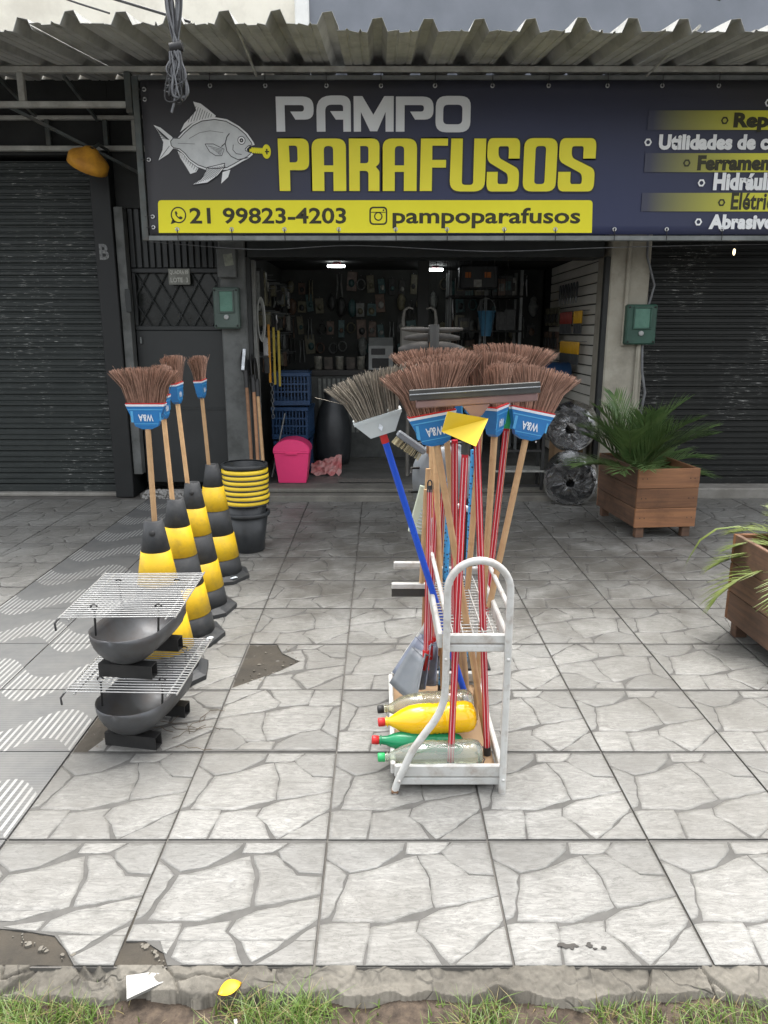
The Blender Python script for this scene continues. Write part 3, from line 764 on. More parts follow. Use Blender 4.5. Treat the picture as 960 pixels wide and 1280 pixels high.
def meter(name, loc, w, h, label, mt, win=True):
    r = empty(name, loc, label, 'meter box')
    mb = MB(); mb.box(-w/2, w/2, -.10, 0, 0, h, .012); mb.build('case', mt, r)
    mb = MB(); x0, x1, z0, z1 = -w*.24, w*.26, h*.42, h*.90
    mb.box(x0-.014, x1+.014, -.116, -.099, z0-.014, z0, .003); mb.box(x0-.014, x1+.014, -.116, -.099, z1, z1+.014, .003)
    mb.box(x0-.014, x0, -.116, -.099, z0, z1, .003); mb.box(x1, x1+.014, -.116, -.099, z0, z1, .003); mb.build('window_frame', mt, r)
    mb = MB(); mb.box(x0, x1, -.106, -.1005, z0, z1); mb.build('window_pane', mat('meter_face', (.09, .20, .15), (.06, .15, .11), .3), r)
    mb = MB(); mb.m = Matrix.Translation((0, -.10, h*.28)) @ Matrix.Rotation(R(90), 4, 'X'); mb.lathe([(.022, 0), (.022, .014), (.012, .016), (0, .016)], 12); mb.build('seal', mat('seal_grey', (.35, .36, .35)), r)
    for sx in (-1, 1):
        for hz in (.07, .93):
            mb = MB(); mb.m = Matrix.Translation((sx*w*.42, -.10, h*hz)) @ Matrix.Rotation(R(90), 4, 'X'); mb.lathe([(.009, 0), (.009, .008), (0, .009)], 8); mb.build('screw', IRONB, r)
    return r
meter('meter_box', (-1.385, 7.04, 1.575), .23, .36, 'grey green electricity meter box on the grey pillar', METGG)
meter('meter_box', (2.345, 6.98, 1.435), .27, .35, 'bright green electricity meter box on the cream pillar', METG)
uj = empty('junction_box', (-1.37, 7.04, 2.02), 'grey junction box with blank label above the grey green meter', 'junction box')
mb = MB(); mb.box(-.085, .085, -.07, 0, 0, .25, .008); mb.build('case', GREYP, uj)
mb = MB(); mb.m = Matrix.Translation((.02, -.072, .15)) @ Matrix.Rotation(R(-8), 4, 'Y'); mb.box(-.04, .04, -.002, 0, -.05, .05); mb.build('sticker', mat('old_sticker', (.24, .25, .20), (.15, .16, .13), .7, scale=30), uj)

# ---------------------------------------------------------------- awning
aw = empty('awning', (0, 6.37, 3.49), 'corrugated grey metal awning on white steel beams above the shop sign', 'awning')
PIT = .318
def sheet(x0, n, zoff, yoff):
    prof = []
    for i in range(n):
        b = x0+i*PIT
        prof += [(b, 0), (b+.055, 0), (b+.06, .006), (b+.07, .006), (b+.075, 0), (b+.135, 0), (b+.14, .006), (b+.15, .006), (b+.155, 0), (b+.19, 0), (b+.225, .072), (b+.283, .072)]
    prof += [(x0+n*PIT, 0)]
    ys = [-1.17+yoff, -.95, -.5, 0, .4, .74]
    mb = MB(); vs = []; rr_ = random.Random(int(x0*10)+50)
    for j, y in enumerate(ys):
        for (x, z) in prof:
            dz = (rr_.uniform(-.008, .008) if j == 0 else 0)
            vs.append((x, y+(rr_.uniform(-.012, .012) if j == 0 else 0), .048+zoff+z+y*.150+dz+.012*nz(x, y, .8)))
    n_ = len(prof); fs = [(j*n_+i, j*n_+i+1, (j+1)*n_+i+1, (j+1)*n_+i) for j in range(len(ys)-1) for i in range(n_-1)]
    mb.add(vs, fs); o = mb.build('roof_sheet', GALV, aw)
    so = o.modifiers.new('thickness', 'SOLIDIFY'); so.thickness = .0025; so.offset = 1
sheet(-5.02, 9, 0.0, 0); sheet(-2.17, 6, .034, -.02); sheet(-.27, 7, .004, .02); sheet(1.955, 9, .0, .0)
def abox(name, mat_, boxes, bev=.004):
    for b in boxes:
        mb = MB(); mb.box(b[0], b[1], b[2]-6.37, b[3]-6.37, b[4]-3.49, b[5]-3.49, bev); mb.build(name, mat_, aw)
abox('beam', BEAMW, [(-2.99, 5.2, 6.35, 6.40, 3.49, 3.53)])
abox('beam', BEAMW, [(-2.99, -1.96, 6.35, 6.40, 3.245, 3.285), (-4.9, -1.99, 7.03, 7.08, 3.08, 3.12), (-4.9, -1.99, 7.03, 7.08, 3.33, 3.36)])
abox('strut', BEAMW, [(-2.80, -2.75, 6.352, 6.398, 3.286, 3.489), (-2.15, -2.11, 7.032, 7.078, 3.121, 3.329)])
abox('strut', BEAMG, [(-3.03, -2.992, 6.35, 6.40, 3.245, 3.53), (-1.97, -1.92, 6.34, 6.41, 3.2, 3.488), (-2.9, -2.86, 7.033, 7.077, 3.121, 3.329), (-2.4, -2.36, 7.033, 7.077, 3.121, 3.329)])
def bar(name, pts, r, mat_, parent, n=4):
    mb = MB(); mb.tube(pts, r, n, smooth=(n > 6)); return mb.build(name, mat_, parent)
bar('brace', [(-2.93, .0, -.22), (-2.05, .68, -.62)], .016, BEAMG, aw)
bar('brace', [(-2.97, .0, -.01), (-2.97, .70, -.14)], .018, BEAMG, aw)
bar('brace', [(-1.95, .03, -.20), (-1.95, .70, -.38)], .018, BEAMG, aw)
bar('brace', [(-2.45, .03, -.02), (-2.45, .70, -.16)], .016, BEAMG, aw)
for x in (-.95, 2.05):
    bar('support_rod', [(x+.02, -.95, -.02), (x+.0, .0, -.03)], .010, BEAMW, aw, 8)

# ---------------------------------------------------------------- banner sign
SY = 6.34
sg = empty('shop_sign', (0, SY, 2.27), 'dark navy and yellow PAMPO PARAFUSOS banner sign with fish hung under the awning', 'sign')
def spart(name, mat_, boxes, bev=.003):
    for b in boxes:
        mb = MB(); mb.box(b[0], b[1], b[2]-SY, b[3]-SY, b[4]-2.27, b[5]-2.27, bev); mb.build(name, mat_, sg)
SX1 = 4.6
spart('frame_bar', BEAMG, [(-1.915, -1.865, 6.345, 6.395, 2.262, 3.46)])
spart('frame_bar', STEELG, [(-1.864, SX1, 6.345, 6.395, 2.262, 2.300), (-1.864, SX1, 6.347, 6.393, 3.43, 3.465)])
vs = []; nx, nzz = 90, 16
for j in range(nzz+1):
    for i in range(nx+1):
        x = -1.845+(SX1+1.83)*i/nx; z = .036+1.118*j/nzz
        vs.append((x, -.004-.004*nz(x, z, 1.6)*math.sin(math.pi*j/nzz), z))
mb = MB(); mb.add(vs, [(j*(nx+1)+i, j*(nx+1)+i+1, (j+1)*(nx+1)+i+1, (j+1)*(nx+1)+i) for j in range(nzz) for i in range(nx)], True)
ban = mb.build('banner', BANNER, sg); so = ban.modifiers.new('thickness', 'SOLIDIFY'); so.thickness = .0015; so.offset = -1
PY = -.0115
def print2d(name, loops, mat_, depth=0.0, dy=0.0):
    return put2d(name, curve_mesh(name, loops, depth), mat_, ban, (0, PY-dy, -2.27))
# yellow contact band
print2d('yellow_band', [rounded([(-1.775, 2.318), (1.70, 2.318), (1.69, 2.563, .03), (-1.765, 2.563, .03)])], PYEL)
put2d('lettering', text_mesh('lettering', '21 99823-4203', 1.25, .122, .022), PDARK, ban, (-1.52, PY-.0015, 2.385-2.27))
put2d('lettering', text_mesh('lettering', 'pampoparafusos', 1.50, .155, .022), PDARK, ban, (.10, PY-.0015, 2.352-2.27))
def ring(cx, cz, r0, r1, n=28): return [[(cx+r*math.cos(2*math.pi*i/n), cz+r*math.sin(2*math.pi*i/n)) for i in range(n)] for r in (r1, r0)]
# messenger emblem: ring with a tail and a handset
print2d('messenger_emblem', ring(-1.608, 2.452, .052, .062), PDARK, 0, .0015)
print2d('messenger_emblem', [[(-1.675, 2.383), (-1.655, 2.43), (-1.632, 2.397)]], PDARK, 0, .0015)
print2d('messenger_emblem', [rounded([(-1.636, 2.478, .008), (-1.622, 2.482, .006), (-1.614, 2.462, .004), (-1.622, 2.452), (-1.606, 2.436), (-1.596, 2.444, .004), (-1.576, 2.436, .006), (-1.58, 2.422, .008), (-1.6, 2.418, .01), (-1.632, 2.448, .02)])], PDARK, 0, .0015)
# photo emblem: rounded square, lens ring, dot
rs_ = lambda x0, x1, z0, z1, r: rounded([(x0, z0, r), (x1, z0, r), (x1, z1, r), (x0, z1, r)])
print2d('photo_emblem', [rs_(-.085, .058, 2.378, 2.515, .035), rs_(-.073, .046, 2.390, 2.503, .026)], PDARK, 0, .0015)
print2d('photo_emblem', ring(-.0135, 2.442, .024, .034), PDARK, 0, .0015)
print2d('photo_emblem', [rs_(-.072, .045, 2.470, 2.476, .002)], PDARK, 0, .0015)
print2d('photo_emblem', [ring(.028, 2.488, .002, .007, 12)[0]], PDARK, 0, .0015)
# big lettering, outlines in drawing units
def letters(defs, fx, fz, mat_, edge):
    for loops in defs:
        L_ = [[(fx(p[0]), fz(p[1])) for p in rounded(lp)] for lp in loops]
        print2d('lettering', L_, mat_, 0, .0022)
        if edge:
            c = [sum(p[i] for p in L_[0])/len(L_[0]) for i in (0, 1)]
            mb = MB(); mb.m = Matrix.Translation((0, PY-.001, -2.27)) @ Matrix.Rotation(R(90), 4, 'X'); ribbon(mb, L_[0]+L_[0][:2], .022); mb.build('letter_edge', edge, ban)
PA = lambda o: [[(o+0,478),(o+0,238,42),(o+155,238,42),(o+155,478),(o+97,478),(o+97,390),(o+55,390),(o+55,478)], [(o+55,360),(o+97,360),(o+97,272,18),(o+55,272,18)]]
PP = [[(35,238),(175,238,36),(175,382,36),(87,382),(87,478),(38,478)], [(85,270),(123,270,14),(123,346,14),(87,346)]]
PR = [[(357,238),(495,238,34),(495,352,20),(478,366),(495,385,10),(495,478),(445,478),(445,385,16),(405,385),(405,478),(357,478)], [(408,272),(445,272,14),(445,350,14),(408,350)]]
PF = [[(683,238),(805,238),(805,270),(735,270),(735,335),(798,335),(798,370),(735,370),(735,478),(680,478)]]
PU = [[(820,238),(872,238),(872,450,16),(924,450,16),(924,238),(978,238),(978,480,50),(816,480,50)]]
def PS(o, w):
    S = [(1,.38),(.66,.38),(.66,.15,.06),(.34,.15,.06),(.34,.36,.1),(1,.58,.12),(1,1,.16),(0,1,.16),(0,.63),(.34,.63),(.34,.86,.06),(.66,.86,.06),(.66,.67,.1),(0,.43,.12),(0,0,.16),(1,0,.16)]
    pts = [(x, y, r[0]) if r else (x, y) for x, y, *r in S]
    q = rounded(pts); return [[(o+x*w, 236+y*244) for x, y in q]]
PO = [[(1151,236,42),(1302,236,42),(1302,480,42),(1151,480,42)], [(1203,272,16),(1203,446,16),(1250,446,16),(1250,272,16)]]
letters([PP, PA(188), PR, PA(510), PF, PU, PS(985, 147), PO, PS(1311, 166)], lambda x: -.799+(x-35)*.001727, lambda y: 3.012-(y-238)*.001588, PYELL, PLINE)
QP = lambda o: [[(o,50),(o+172,50,50),(o+172,158,50),(o+88,158),(o+65,120),(o+128,120,14),(o+128,90,14),(o+40,90),(o+40,215),(o,215)]]
QA = [[(210,215),(210,45,70),(367,45,45),(367,215),(332,215),(332,158),(298,158),(272,118),(332,118),(332,88,14),(250,88,30),(250,215)]]
QM = [[(380,48),(420,48),(470,135),(520,48),(563,48),(563,215),(526,215),(526,122),(488,213),(455,213),(413,122),(413,215),(380,215)]]
QO = [[(755,47,50),(915,47,50),(915,218,50),(755,218,50)], [(790,88,22),(790,180,22),(877,180,22),(877,88,22)]]
letters([QP(25), QA, QM, QP(573), QO], lambda x: -.805+(x-25)*.001693, lambda y: 3.312-(y-48)*.001505, PSIL, None)
# the fish with a screw in its mouth
fx = lambda x: -1.76+(x-40)*.001040; fz = lambda y: 3.277-(y-102)*.000942
def fish(name, pts, mat_, dy): return print2d(name, [[(fx(x), fz(y)) for x, y in pts]], mat_, 0, dy)
def fline(pts, w, mat_=PLINE, dy=.004):
    mb = MB(); mb.m = Matrix.Translation((0, PY-dy, -2.27)) @ Matrix.Rotation(R(90), 4, 'X'); ribbon(mb, [(fx(x), fz(y)) for x, y in pts], w)
    return mb
BODY = [(143,402),(165,376),(215,378),(260,330),(330,270),(400,235),(500,222),(590,237),(680,290),(740,345),(785,415),(790,432),(760,440),(733,465),(735,480),(765,490),(775,505),(740,535),(690,560),(640,590),(580,622),(500,630),(420,626),(350,600),(290,555),(250,500),(210,465),(165,457),(146,437)]
fins = {'tail': [(40,280),(90,300),(175,372),(150,400),(150,437),(175,460),(140,500),(60,550),(95,470),(105,410),(70,330)],
 'dorsal': [(235,335),(270,270),(330,210),(365,170),(345,105),(400,120),(450,160),(510,212),(500,222),(400,236),(320,272)],
 'anal': [(208,478),(245,500),(290,560),(358,612),(340,640),(295,655),(260,590),(225,530)],
 'pelvic': [(540,640),(600,622),(580,680),(525,730)]}
for k, v in fins.items(): fish('fish_fin', v, PWHT, .0012)
fish('fish_body', BODY, PWHT, .0016)
c_ = (460, 430)
fish('fish_body', [(c_[0]+(x-c_[0])*.955, c_[1]+(y-c_[1])*.93) for x, y in BODY], PFISH, .0022)
low = [(425,605),(555,575),(562,600),(500,670),(420,725),(305,740),(380,690),(410,640)]
fish('fish_fin', low, PWHT, .0030)
pec = [(418,425),(480,425),(560,465),(540,515),(495,515),(450,485)]
fish('fish_fin', pec, PFISH, .0030)
ln = MB()
def addl(pts, w):
    m_ = fline(pts, w); ln.v, b0 = ln.v, len(ln.v); ln.v += m_.v; ln.f += [tuple(i+b0 for i in f) for f in m_.f]; ln.sm += m_.sm; ln.mi += m_.mi; ln.tint += m_.tint
inner = [(c_[0]+(x-c_[0])*.945, c_[1]+(y-c_[1])*.915) for x, y in BODY]
addl(inner+inner[:1], .006); addl(pec+pec[:1], .005); addl(low+low[:1], .005)
for i in range(9):
    t = i/8; addl([(350+t*130, 130+t*70), (300+t*170, 262-t*38)], .0032)
    addl([(55+t*30, 300+t*20+t*t*60), (150, 392)], .003); addl([(75+t*40, 535-t*50), (150, 440)], .003)
    addl([(225+t*110, 520+t*115), (225+t*125, 490+t*118)], .003)
    addl([(330+t*150, 733-t*55), (440+t*110, 610-t*20)], .0032)
for i in range(5): addl([(440+i*18, 440+i*14), (548-i*4, 468+i*10)], .003)
addl([(605,345),(585,370),(570,420),(540,445)], .007); addl([(570,420),(580,480),(610,520),(660,545),(740,530)], .006)
addl([(630,430),(625,470),(650,500),(690,505)], .005); addl([(300,385),(380,340),(460,325),(560,340)], .0025); addl([(215,420),(340,425)], .0025)
addl([(760,440),(733,466),(740,484),(768,492)], .008); addl([(530,580),(560,572),(552,610)], .007)
ln.build('fish_line', PLINE, ban)
ex, ez = fx(693), fz(398)
for r_, m_, d_ in ((.031, PLINE, .0042), (.026, PWHT, .0048), (.015, PLINE, .0054), (.005, PWHT, .006)):
    print2d('fish_eye', [ring(ex, ez, .001, r_)[0]], m_, 0, d_)
for i in range(6):
    x = 765+i*14; fish('screw_thread', [(x, 452+i), (x+12, 450+i), (x+16, 492+i), (x+4, 496+i)], PYEL, .003)
fish('screw_thread', [(750,462),(845,458),(845,488),(750,484)], PYEL, .0026)
print2d('screw_head', [[(fx(878)+.034*math.cos(a*.2244), fz(483)+.052*math.sin(a*.2244)) for a in range(28)]], PYEL, 0, .0034)
fish('screw_cross', [(875,462),(886,462),(886,505),(875,505)], PDARK, .004); fish('screw_cross', [(866,479),(898,479),(898,489),(866,489)], PDARK, .0042)
# list on the right
def hexnut(x, z, r, m_):
    h = lambda q: [(x+q*math.cos(R(60*i)), z+q*math.sin(R(60*i))) for i in range(6)]
    print2d('nut_bullet', [h(r), ring(x, z, r*.5, r, 14)[1]], m_, 0, .0035)
rows = [(3.14, 'Reparos', PDARK, 2.665, 2.745, 1), (2.985, 'Utilidades de casa', PWHT, 2.083, 2.178, 0), (2.835, 'Ferramentas', PDARK, 2.40, 2.495, 1), (2.69, 'Hidráulica', PWHT, 2.53, 2.635, 0), (2.545, 'Elétrica', PDARK, 2.705, 2.79, 1), (2.40, 'Abrasivos', PWHT, 2.535, 2.63, 0)]
wid = {'Reparos': .58, 'Utilidades de casa': 1.04, 'Ferramentas': .74, 'Hidráulica': .58, 'Elétrica': .40, 'Abrasivos': .58}
for z, t, m_, xn, xt, band in rows:
    if band: print2d('list_band', [[(2.08, z-.066), (4.3, z-.066), (4.3, z+.072), (2.08, z+.072)]], BANDP, 0, .001)
    hexnut(xn+.01, z, .030, m_)
    hh = .112; lowz = z-.055
    if t == 'Reparos': hh += .026; lowz -= .026
    if 'á' in t or 'é' in t: hh += .018
    put2d('lettering', text_mesh('lettering', t, wid[t], hh, .03 if 'é' in t else .056, spacing=1.03), m_, ban, (xt, PY-.003, lowz-2.27))
hexnut(3.0, 3.265, .030, PWHT)
# eyelets and ties
def eyelet(x, z, dx, dz):
    mb = MB(); mb.m = Matrix.Translation((x, -.012, z-2.27)) @ Matrix.Rotation(R(90), 4, 'X'); mb.lathe([(.008, 0), (.008, .003), (.013, .004), (.017, .002), (.017, 0)], 14); mb.build('eyelet', EYELET, ban)
    mb = MB(); mb.tube([(x, -.016, z-2.27), (x+dx*.5, -.02, z-2.27+dz*.5), (x+dx, -.012, z-2.27+dz)], .0035, 6); mb.build('tie', WIRE, ban)
for i in range(14):
    x = -1.30+i*.435; eyelet(x+rt.uniform(-.02, .02), 3.385, 0, .09)
    eyelet(x-.32+rt.uniform(-.02, .02), 2.345, .004, -.085)
for z in (3.36, 3.29, 2.86, 2.44, 2.36): eyelet(-1.815, z, -.06, 0)

# lamp under the awning
lp = empty('flood_lamp', (-2.42, 6.72, 2.98), 'rusty orange lamp with dish shade hanging under the awning', 'lamp')
mb = MB(); mb.m = Matrix.Translation((0, 0, -.02)) @ Matrix.Rotation(R(28), 4, 'Y') @ Matrix.Rotation(R(20), 4, 'X'); mb.lathe([(.02, .08), (.05, .075), (.075, .05), (.15, .0), (.165, -.02), (.165, -.085), (.155, -.085), (.15, -.02), (.06, .035), (0, .04)], 22); mb.build('shade', RUST, lp)
mb = MB(); mb.tube([(.02, 0, .04), (.05, .1, .10), (.05, .33, .10)], .014, 8); mb.build('arm', BEAMG, lp)
mb = MB(); mb.sphere((-.04, 0, -.13), .035, 10, 8); mb.build('bulb', mat('dusty_glass', (.05, .05, .05), (.03, .03, .03), .2), lp)
bl = MB(); bl.sphere((2.98, 6.6, 2.20), .014, 8, 6, (.8, .8, 2)); tag(bl.build('pendant_bulb', emit('bulb_glow', (1, .82, .5), 1.2)), 'tiny warm bulb hanging below the sign before the black shutter', 'bulb')
wl_ = MB(); wl_.tube([(2.98, 6.6, 2.22), (2.98, 6.55, 2.28)], .003, 5); o = wl_.build('flex', WIRE, bpy.data.objects['pendant_bulb'])

# cables
def cable(label, pts, r, mat_, name='cable', group=None, n=7):
    q = []
    P_ = [Vector(p) for p in pts]
    for i in range(len(P_)-1):
        p0, p1, p2, p3 = P_[max(i-1, 0)], P_[i], P_[i+1], P_[min(i+2, len(P_)-1)]
        for k in range(8):
            t = k/8; q.append(.5*((2*p1)+(p2-p0)*t+(2*p0-5*p1+4*p2-p3)*t*t+(3*p1-p0-3*p2+p3)*t**3))
    q.append(P_[-1]); mb = MB(); mb.tube(q, r, n); return tag(mb.build(name, mat_), label, 'cable', group)
rc = random.Random(4)
bd_ = empty('cable_bundle', (-1.24, 5.12, 2.95), 'tangled grey bundle of telephone cables hanging before the awning', 'cables')
def cab(pts, r, m_):
    q = []; P_ = [Vector(p)-Vector((-1.24, 5.12, 2.95)) for p in pts]
    for i in range(len(P_)-1):
        p0, p1, p2, p3 = P_[max(i-1, 0)], P_[i], P_[i+1], P_[min(i+2, len(P_)-1)]
        for k in range(6):
            t = k/6; q.append(.5*((2*p1)+(p2-p0)*t+(2*p0-5*p1+4*p2-p3)*t*t+(3*p1-p0-3*p2+p3)*t**3))
    q.append(P_[-1]); mb = MB(); mb.tube(q, r, 6); mb.build('cable', m_, bd_)
for i in range(16):
    j = lambda s: rc.uniform(-s, s)
    x = -1.245
    loop = rc.uniform(2.93, 3.06)
    cab([(x+.02+j(.05), 5.1+j(.03), 4.6), (x+j(.05), 5.1+j(.03), 3.9), (x+j(.055), 5.08+j(.03), 3.5), (x+j(.018), 5.06+j(.012), 3.23), (x-.01+j(.05), 5.06+j(.03), 3.1), (x-.02+j(.06), 5.06+j(.03), loop), (x+.01+j(.06), 5.05+j(.03), loop+.03), (x+j(.04), 5.05+j(.02), 3.2)], rc.uniform(.004, .009), WIREG if rc.random() < .7 else WIRE)
cab([(-1.25, 5.06, 3.2), (-1.25, 5.05, 3.0), (-1.285, 5.04, 2.86)], .008, WIREG)
mb = MB(); mb.tube([(-.035, -.06, .27), (.04, -.06, .285)], .03, 10); mb.build('tie', WIRE, bd_)
cable('long black overhead cable slanting down to the awning from the cream wall', [(-3.4, 5.6, 4.25), (-2.2, 5.45, 3.78), (-1.2, 5.3, 3.45)], .009, WIRE)
cable('thin black cable crossing the cream wall corner', [(-3.2, 6.6, 4.5), (-2.5, 6.2, 4.0), (-1.9, 5.9, 3.72)], .007, WIRE)
cable('dark overhead cable crossing the grey wall to the awning', [(1.0, 5.2, 3.82), (1.7, 5.15, 3.62), (2.06, 5.1, 3.50)], .011, WIRE)
cable('thin pale wire sagging under the bottom of the sign', [(-1.9, 6.5, 2.27), (-1.0, 6.45, 2.205), (-.2, 6.45, 2.235), (.9, 6.45, 2.19), (1.9, 6.45, 2.22), (3.2, 6.5, 2.25), (5.0, 6.6, 2.26)], .0035, WIREG)

# ================================================================ OBJECTS ON THE PAVEMENT
# ---- brooms: root at the lower end of the handle, local z up the handle, local x across the fan
def bristle_fan(n, w0, w1, d0, d1, h, arc, seed, r=.0013, droop=.0):
    rb = random.Random(seed); mb = MB()
    for i in range(n):
        u = rb.uniform(-1, 1); v = rb.uniform(-1, 1); L_ = h*rb.uniform(.93, 1.04)
        a = u*arc
        p0 = Vector((u*w0, v*d0, 0)); top = Vector((u*w1 + rb.gauss(0, .005), v*d1 + rb.gauss(0, .004), L_*(1-.10*abs(u)**2.2) - droop*abs(u)))
        mid = p0.lerp(top, .5) + Vector((-u*.014, 0, 0)) + Vector((rb.gauss(0, .002), rb.gauss(0, .002), .006*abs(u)))
        if rb.random() < .07: top += Vector((rb.gauss(0, .018), rb.gauss(0, .014), rb.uniform(-.02, .012)))
        vs = []
        for k, (p, rr_) in enumerate(((p0, r*1.2), (mid, r*1.1), (top, r*.8))):
            for q in range(3):
                an = q*2.094 + i; vs.append((p.x+rr_*math.cos(an), p.y+rr_*math.sin(an), p.z))
        mb.cur = 0 if rb.random() < .72 else 1
        mb.add(vs, [(k*3+q, k*3+(q+1) % 3, k*3+3+(q+1) % 3, k*3+3+q) for k in (0, 1) for q in range(3)], True)
    return mb
BRIS2 = mat('dark_brown_bristle', (.15, .085, .056), (.10, .055, .037), .6, scale=60, bmp=0)
BRISG2 = mat('dark_grey_bristle', (.13, .115, .09), (.09, .08, .065), .6, scale=60, bmp=0)
LABW = mat('label_white', (.70, .74, .78), (.62, .66, .70), .5, bmp=0)
LABL = mat('label_light_blue', (.09, .36, .62), (.07, .30, .55), .5, bmp=0)
def frustum(mb, w0, w1, d0, d1, z0, z1):
    mb.add([(-w0,-d0,z0),(w0,-d0,z0),(w0,d0,z0),(-w0,d0,z0),(-w1,-d1,z1),(w1,-d1,z1),(w1,d1,z1),(-w1,d1,z1)], [(3,2,1,0),(4,5,6,7),(0,1,5,4),(1,2,6,5),(2,3,7,6),(3,0,4,7)])
def broom(label, base, top, fan, group=None, seed=1, hr=.0118, handle=None, w1=.155, h=.160, text=True, n=620):
    """top = where the handle meets the cap; fan = world direction of the fan's width"""
    base, top = Vector(base), Vector(top); L_ = (top-base).length
    r = empty('broom', mw=frame(base, top-base, fan), label=label, cat='broom', group=group)
    m_ = MB(); m_.tube([(0,0,0), (0,0,L_*.5), (0,0,L_+.02)], [hr*.97, hr, hr], 12); hd = m_.build('handle', handle or WOODL, r)
    c = MB(); frustum(c, .047, .079, .017, .024, L_, L_+.085)
    frustum(c, .020, .045, .014, .017, L_-.012, L_-.0005)
    cp = c.build('cap', CAPB, r)
    e = MB(); frustum(e, .0785, .082, .0245, .0255, L_+.0855, L_+.094); e.build('rim', LABW, cp)
    e = MB(); frustum(e, .080, .0805, .025, .0255, L_+.0945, L_+.099); e.build('red_stitching', REDP, cp)
    if text:
        for s in (-1, 1):
            y = s*(.0205+.0028); tl = math.atan2(.007, .085)
            rot = Matrix.Rotation(math.pi, 4, 'Y') @ Matrix.Rotation(R(90), 4, 'X') if s < 0 else Matrix.Rotation(math.pi, 4, 'Y') @ Matrix.Rotation(math.pi, 4, 'Z') @ Matrix.Rotation(R(90), 4, 'X')
            me = text_mesh('lettering', 'W&A', .062, .030, .02)
            t = put2d('lettering', me, LABW, cp, (0, 0, 0))
            t.matrix_local = Matrix.Translation((.031*(1 if s < 0 else -1), s*.0235, L_+.052)) @ Matrix.Rotation(s*-tl, 4, 'X') @ rot
            b = MB()
            for (x0, x1, z0, z1) in ((-.05, .05, .010, .013), (-.072, .072, .070, .074), (-.062, -.052, .018, .066), (.058, .064, .024, .060)):
                yy = lambda z: s*(.017+.007*z/.085+.0012)
                b.add([(x0, yy(z0), L_+z0), (x1, yy(z0), L_+z0), (x1, yy(z1), L_+z1), (x0, yy(z1), L_+z1)], [(0,1,2,3)])
            b.build('print_line', LABL, cp)
    vq = random.Random(seed*13); f = bristle_fan(n, .074, w1*vq.uniform(.90, 1.08), .018, vq.uniform(.022, .034), h*vq.uniform(.92, 1.08), .5, seed)
    o = f.build('bristles', [BRIS, BRIS2], r, (0, 0, L_+.09)); return r

# four cones in a row, a broom in each
CONES = [(-.999, 3.18, .15, 'front cone next to the barbecues', 20), (-1.018, 3.615, .5, 'second cone behind the barbecues', 0), (-1.034, 4.02, -.2, 'third cone, between two others', 35), (-1.053, 4.60, .3, 'last cone, beside the nested buckets', 10)]
cone_lab = ['black and yellow traffic cone standing right behind the barbecues', 'black and yellow traffic cone, second one from the barbecues', 'black and yellow traffic cone, third one from the barbecues', 'black and yellow traffic cone next to the nested buckets']
brm_lab = ['brown broom with wide fan facing out in the cone behind the barbecues', 'brown broom turned edge-on in the second cone from the barbecues', 'brown broom turned edge-on in the third cone from the barbecues', 'brown broom turned edge-on in the cone beside the nested buckets']
def cr(z): return .158 - (.158-.040)*((z-.04)/.70)
def cone(loc, rz, label, hole):
    r = empty('traffic_cone', loc, label, 'cone', 'cones with brooms in them', rz)
    m_ = MB(); oc = [(.21*math.cos(R(45*i+22.5)), .21*math.sin(R(45*i+22.5))) for i in range(8)]; oi = [(.195*math.cos(R(45*i+22.5)), .195*math.sin(R(45*i+22.5))) for i in range(8)]
    m_.prism(oc, 0, .022); m_.add([(x, y, .022) for x, y in oc]+[(x*.93, y*.93, .034) for x, y in oi]+[(.165*math.cos(R(45*i+22.5)), .165*math.sin(R(45*i+22.5)), .045) for i in range(8)],
          [(i, (i+1) % 8, (i+1) % 8+8, i+8) for i in range(8)]+[(i+8, (i+1) % 8+8, (i+1) % 8+16, i+16) for i in range(8)]+[tuple(range(16, 24))])
    m_.build('base', CONEB, r)
    for i, (z0, z1, mt, nm) in enumerate(((.04, .142, CONEB, 'body_section'), (.143, .297, CONEY, 'yellow_band'), (.298, .452, CONEB, 'body_section'), (.453, .602, CONEY, 'yellow_band'), (.603, .74, CONEB, 'body_section'))):
        q = .0012 if mt is CONEY else 0
        pr = [(cr(z0)-.004, z0), (cr(z0)+q, z0), (cr(z0*.5+z1*.5)+q, z0*.5+z1*.5), (cr(z1)+q, z1)]
        pr += [(cr(z1)-.008, z1+.001), (cr(z1)-.009, z1-.06)] if i == 4 else [(cr(z1)-.004, z1)]
        b = MB(); b.lathe(pr, 32); o = b.build(nm, mt, r)
    if hole:
        b = MB(); b.m = Matrix.Rotation(-rz, 4, 'Z') @ Matrix.Translation((.005, -cr(.69)-.002, .69)) @ Matrix.Rotation(R(90), 4, 'X') ; b.lathe([(.013, -.012), (.013, .0012), (0, .0012)], 14); b.build('hole', WIRE, r)
    b = MB(); b.m = Matrix.Rotation(R(-62), 4, 'Z') @ Matrix.Translation((.182, 0, .0365)); b.box(-.012, .012, -.022, .022, -.001, .001); b.build('sticker', LABW, r)
    return r
for i, (x, y, rz, _, _) in enumerate(CONES): cone((x, y, 0), rz, cone_lab[i], i in (0, 2))
broom(brm_lab[0], (-.997, 3.185, .30), (-.992, 3.175, 1.155), (1, .05, 0), None, 21)
broom(brm_lab[1], (-1.018, 3.615, .30), (-1.045, 3.60, 1.15), (-.03, 1, 0), None, 22)
broom(brm_lab[2], (-1.034, 4.02, .30), (-1.082, 4.00, 1.185), (-.03, 1, 0), None, 23)
broom(brm_lab[3], (-1.053, 4.60, .30), (-1.088, 4.58, 1.165), (-.03, 1, 0), None, 24)

